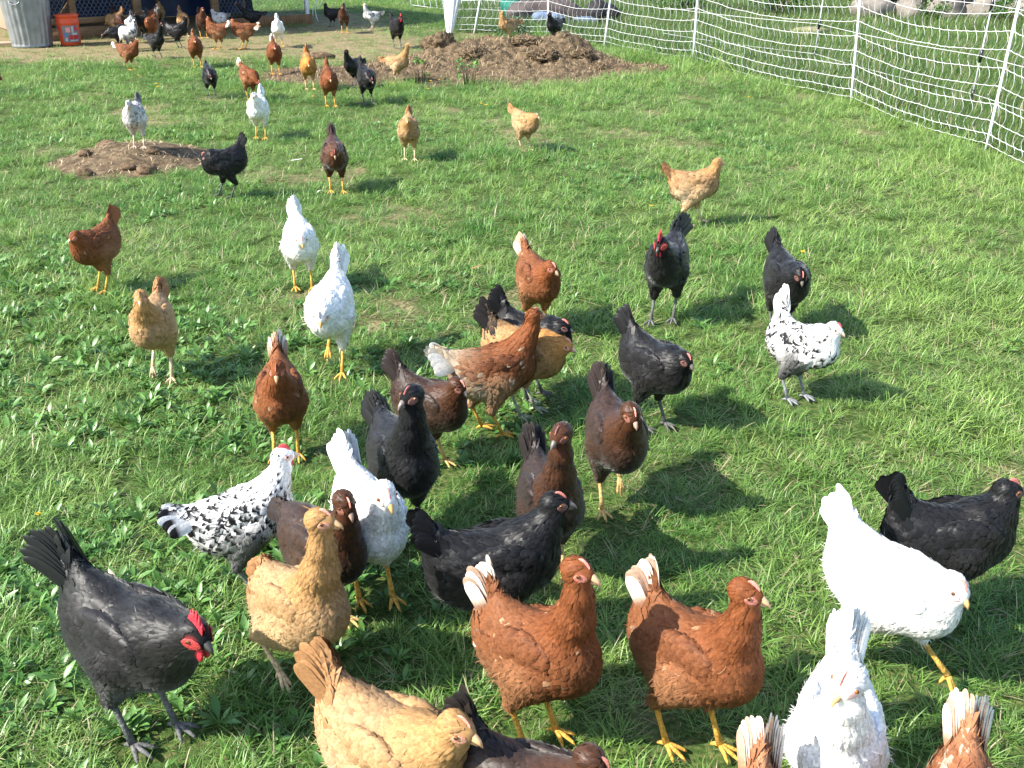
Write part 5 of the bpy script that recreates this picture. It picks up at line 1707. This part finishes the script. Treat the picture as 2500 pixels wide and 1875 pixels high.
LABEL = {
 'h1': 'white hen nearest the camera at bottom right, facing us with head turned', 'h2': 'brown hen cut off at the bottom, only its tail showing left of the white hen',
 'h3': 'brown hen cut off at the bottom right corner, cream tipped tail showing', 'h4': 'large white hen striding right with head lowered and one leg forward',
 'h5': 'black hen in profile behind the large striding white hen', 'h6': 'rust brown hen with yellow legs standing right of centre, head turned right',
 'h7': 'rust brown hen standing tall at front centre with white tail tips', 'h8': 'black hen walking right just behind the front centre brown hen',
 'h9': 'dark brown hen with copper neck looking left above the walking black hen', 'h10': 'mahogany brown hen stepping forward right of the copper-necked hen',
 'h11': 'black hen with raised tail behind the mahogany hen right of centre', 'h12': 'black and white spotted hen with plain white tail at right',
 'h13': 'black hen with lowered head just behind the white-tailed spotted hen', 'h14': 'black rooster with upright red comb facing us, right of centre',
 'h15': 'buff hen striding right in profile above the red-combed rooster', 'h16': 'brown and cream hen with white tail tip above the centre cluster',
 'h17': 'brown hen with spread cream tail standing tall in the centre cluster', 'h18': 'buff hen with black tail, head poking out right of the tall cluster hen',
 'h19': 'black hen mostly hidden behind the black-tailed buff hen', 'h20': 'mahogany brown hen bending forward left of the cream-tailed cluster hen',
 'h21': 'black hen standing upright and looking left, behind the front white hen', 'h22': 'white hen with yellow legs walking towards us left of centre',
 'h23': 'white hen with black spots and red comb in profile at left', 'h24': 'dark mahogany hen squeezed between the spotted hen and the white hen',
 'h25': 'buff hen walking towards us in front of the mahogany and spotted hens', 'h26': 'large black rooster with red comb and wattles at bottom left',
 'h27': 'large buff hen cut off by the bottom edge left of centre', 'h28': 'dark brown hen cut off by the bottom edge beside the large buff hen',
 'h29': 'rust brown hen with white tail tip marching straight at us on the left', 'h30': 'white hen with tall tail running at us, nearer of the pair',
 'h31': 'white hen just behind the tall-tailed running white hen', 'h32': 'buff hen facing us with a short raised tail at far left',
 'h33': 'brown hen turned left, furthest left in the middle of the pasture', 'h34': 'grey and white hen standing on the low brown patch',
 'h35': 'black hen stooping left with tail up beside the low brown patch', 'h36': 'dark red hen with head down walking at us right of the stooping black hen',
 'h37': 'buff hen seen head on with thin upright tail in mid pasture', 'h38': 'plump buff hen alone in the grass below the long heap',
 'h39': 'white hen facing us left of the three before the heap', 'h40': 'brown hen with white tail right behind the far white hen in grass',
 'h41': 'black hen head down, left of the white hen in the far grass', 'h42': 'ginger hen walking at us at the grass edge below the yard',
 'h43': 'brown hen with a white tail streak in front of the yard white hen', 'h44': 'white hen upright on the bare yard in front of the coop',
 'h45': 'golden cockerel with small red comb left of the long heap', 'h46': 'orange-brown hen walking at us right below the golden cockerel',
 'h47': 'black hen with raised head standing left of the heap beside the buff hen', 'h48': 'black hen with head tucked in just below the raised-head black hen',
 'h49': 'buff hen stretching its neck at the left end of the heap', 'h50': 'black rooster with red comb standing behind the left end of the heap',
 'h51': 'grey and white hen facing left on the far side of the yard', 'h52': 'dark brown hen with yellow legs in the shade right of the coop',
 'h53': 'black hen facing left at the right corner of the coop', 'h54': 'buff hen half hidden behind the long heap before the netting',
 'h55': 'black hen half hidden behind the right end of the long heap', 'h56': 'rust brown hen facing left in the yard, left of two alike',
 'h57': 'rust brown hen with curled white tail, right of two alike in the yard', 'h58': 'slim dark brown hen standing upright in the coop opening',
 'h59': 'grey and white hen by the coop post behind the two rust brown hens', 'h60': 'black hen with low tail in front of the right wire panel',
 'h61': 'black hen with raised neck on the yard edge left of the ginger hen', 'h62': 'black hen in profile facing right at the coop opening',
 'h63': 'tan hen behind the head of the right-facing black hen', 'h64': 'buff hen standing inside the dark coop',
 'h66': 'brown hen left of the right-facing black hen near the coop post', 'h67': 'black hen behind the grey and white hen at the coop boards',
 'h68': 'grey and white hen facing us in the crowd before the coop boards', 'h69': 'buff hen with raised head behind the bent black hen by the bucket',
 'h70': 'black hen bent down and facing left beside the orange bucket', 'h71': 'small dark red hen tucked behind the buff hen by the bucket',
 'h72': 'brown hen whose head shows left of the crowded grey and white hen', 'h73': 'white hen inside the coop behind the wire',
 'h74': 'brown hen with white tail facing right at the front left of the yard', 'h75': 'brown hen barely entering the picture at the left edge', 'h76': 'black and white speckled hen pecking behind the white-tailed yard hen',
}
def over(k, **kw):
    n = ('breed', 'x', 'y', 'hd', 'sc', 'hx', 'hy', 'hz', 'te')
    v = list(HENS[k])
    for a, b in kw.items(): v[n.index(a)] = b
    HENS[k] = tuple(v)
over('h17', breed='browncream')
over('h24', te=18)
for q in ('h56', 'h57'): over(q, sc=.93)
over('h55', sc=.98, hz=.41)
over('h54', sc=.9, hz=.44)
over('h23', hd=22, te=32, sc=.86, hz=.44, y=2.19, x=-.68)
over('h33', hd=-112, te=70, hz=.35)
over('h31', hz=.315)
over('h30', hz=.295)
over('h1', x=.595)
over('h12', hd=-46, sc=.84, hx=.12, hz=.37)
over('h25', te=66, x=-.465)
over('h33', breed='brownplain')
over('h42', breed='brownplain')
over('h46', breed='brownplain')
over('h58', breed='darkred')
over('h17', hd=14)
over('h26', hx=.18)
over('h21', hz=.5, sc=1.04, x=-.30, te=30)
inside = ('h63', 'h64', 'h73')
for key, (breed, x, y, hd, sc, hx, hy, hz, te) in HENS.items():
    d = np.hypot(x, y)
    lod = 0 if d < 2.9 else 1 if d < 5.2 else 2 if d < 9 else 3
    o = dict(OPT.get(key, {}))
    v = np.array([x, y]) - COOP_A
    tt, dd = v @ COOP_U, v @ COOP_N
    if key not in inside and -.3 < tt < COOP_L + .3 and dd < .22:
        x, y = np.array([x, y]) + COOP_N * (.22 - dd)
    hx = max(hx, .095)
    o.setdefault('yaw', rng.uniform(-.15, .15))
    chicken(key, breed, float(x), float(y), hd, max(sc, .8) * (.975 if d < 3.2 else 1), hx, float(np.clip(hy, -.03, .03)), hz, te, LABEL[key], lod, o)
make_grass(FEET)
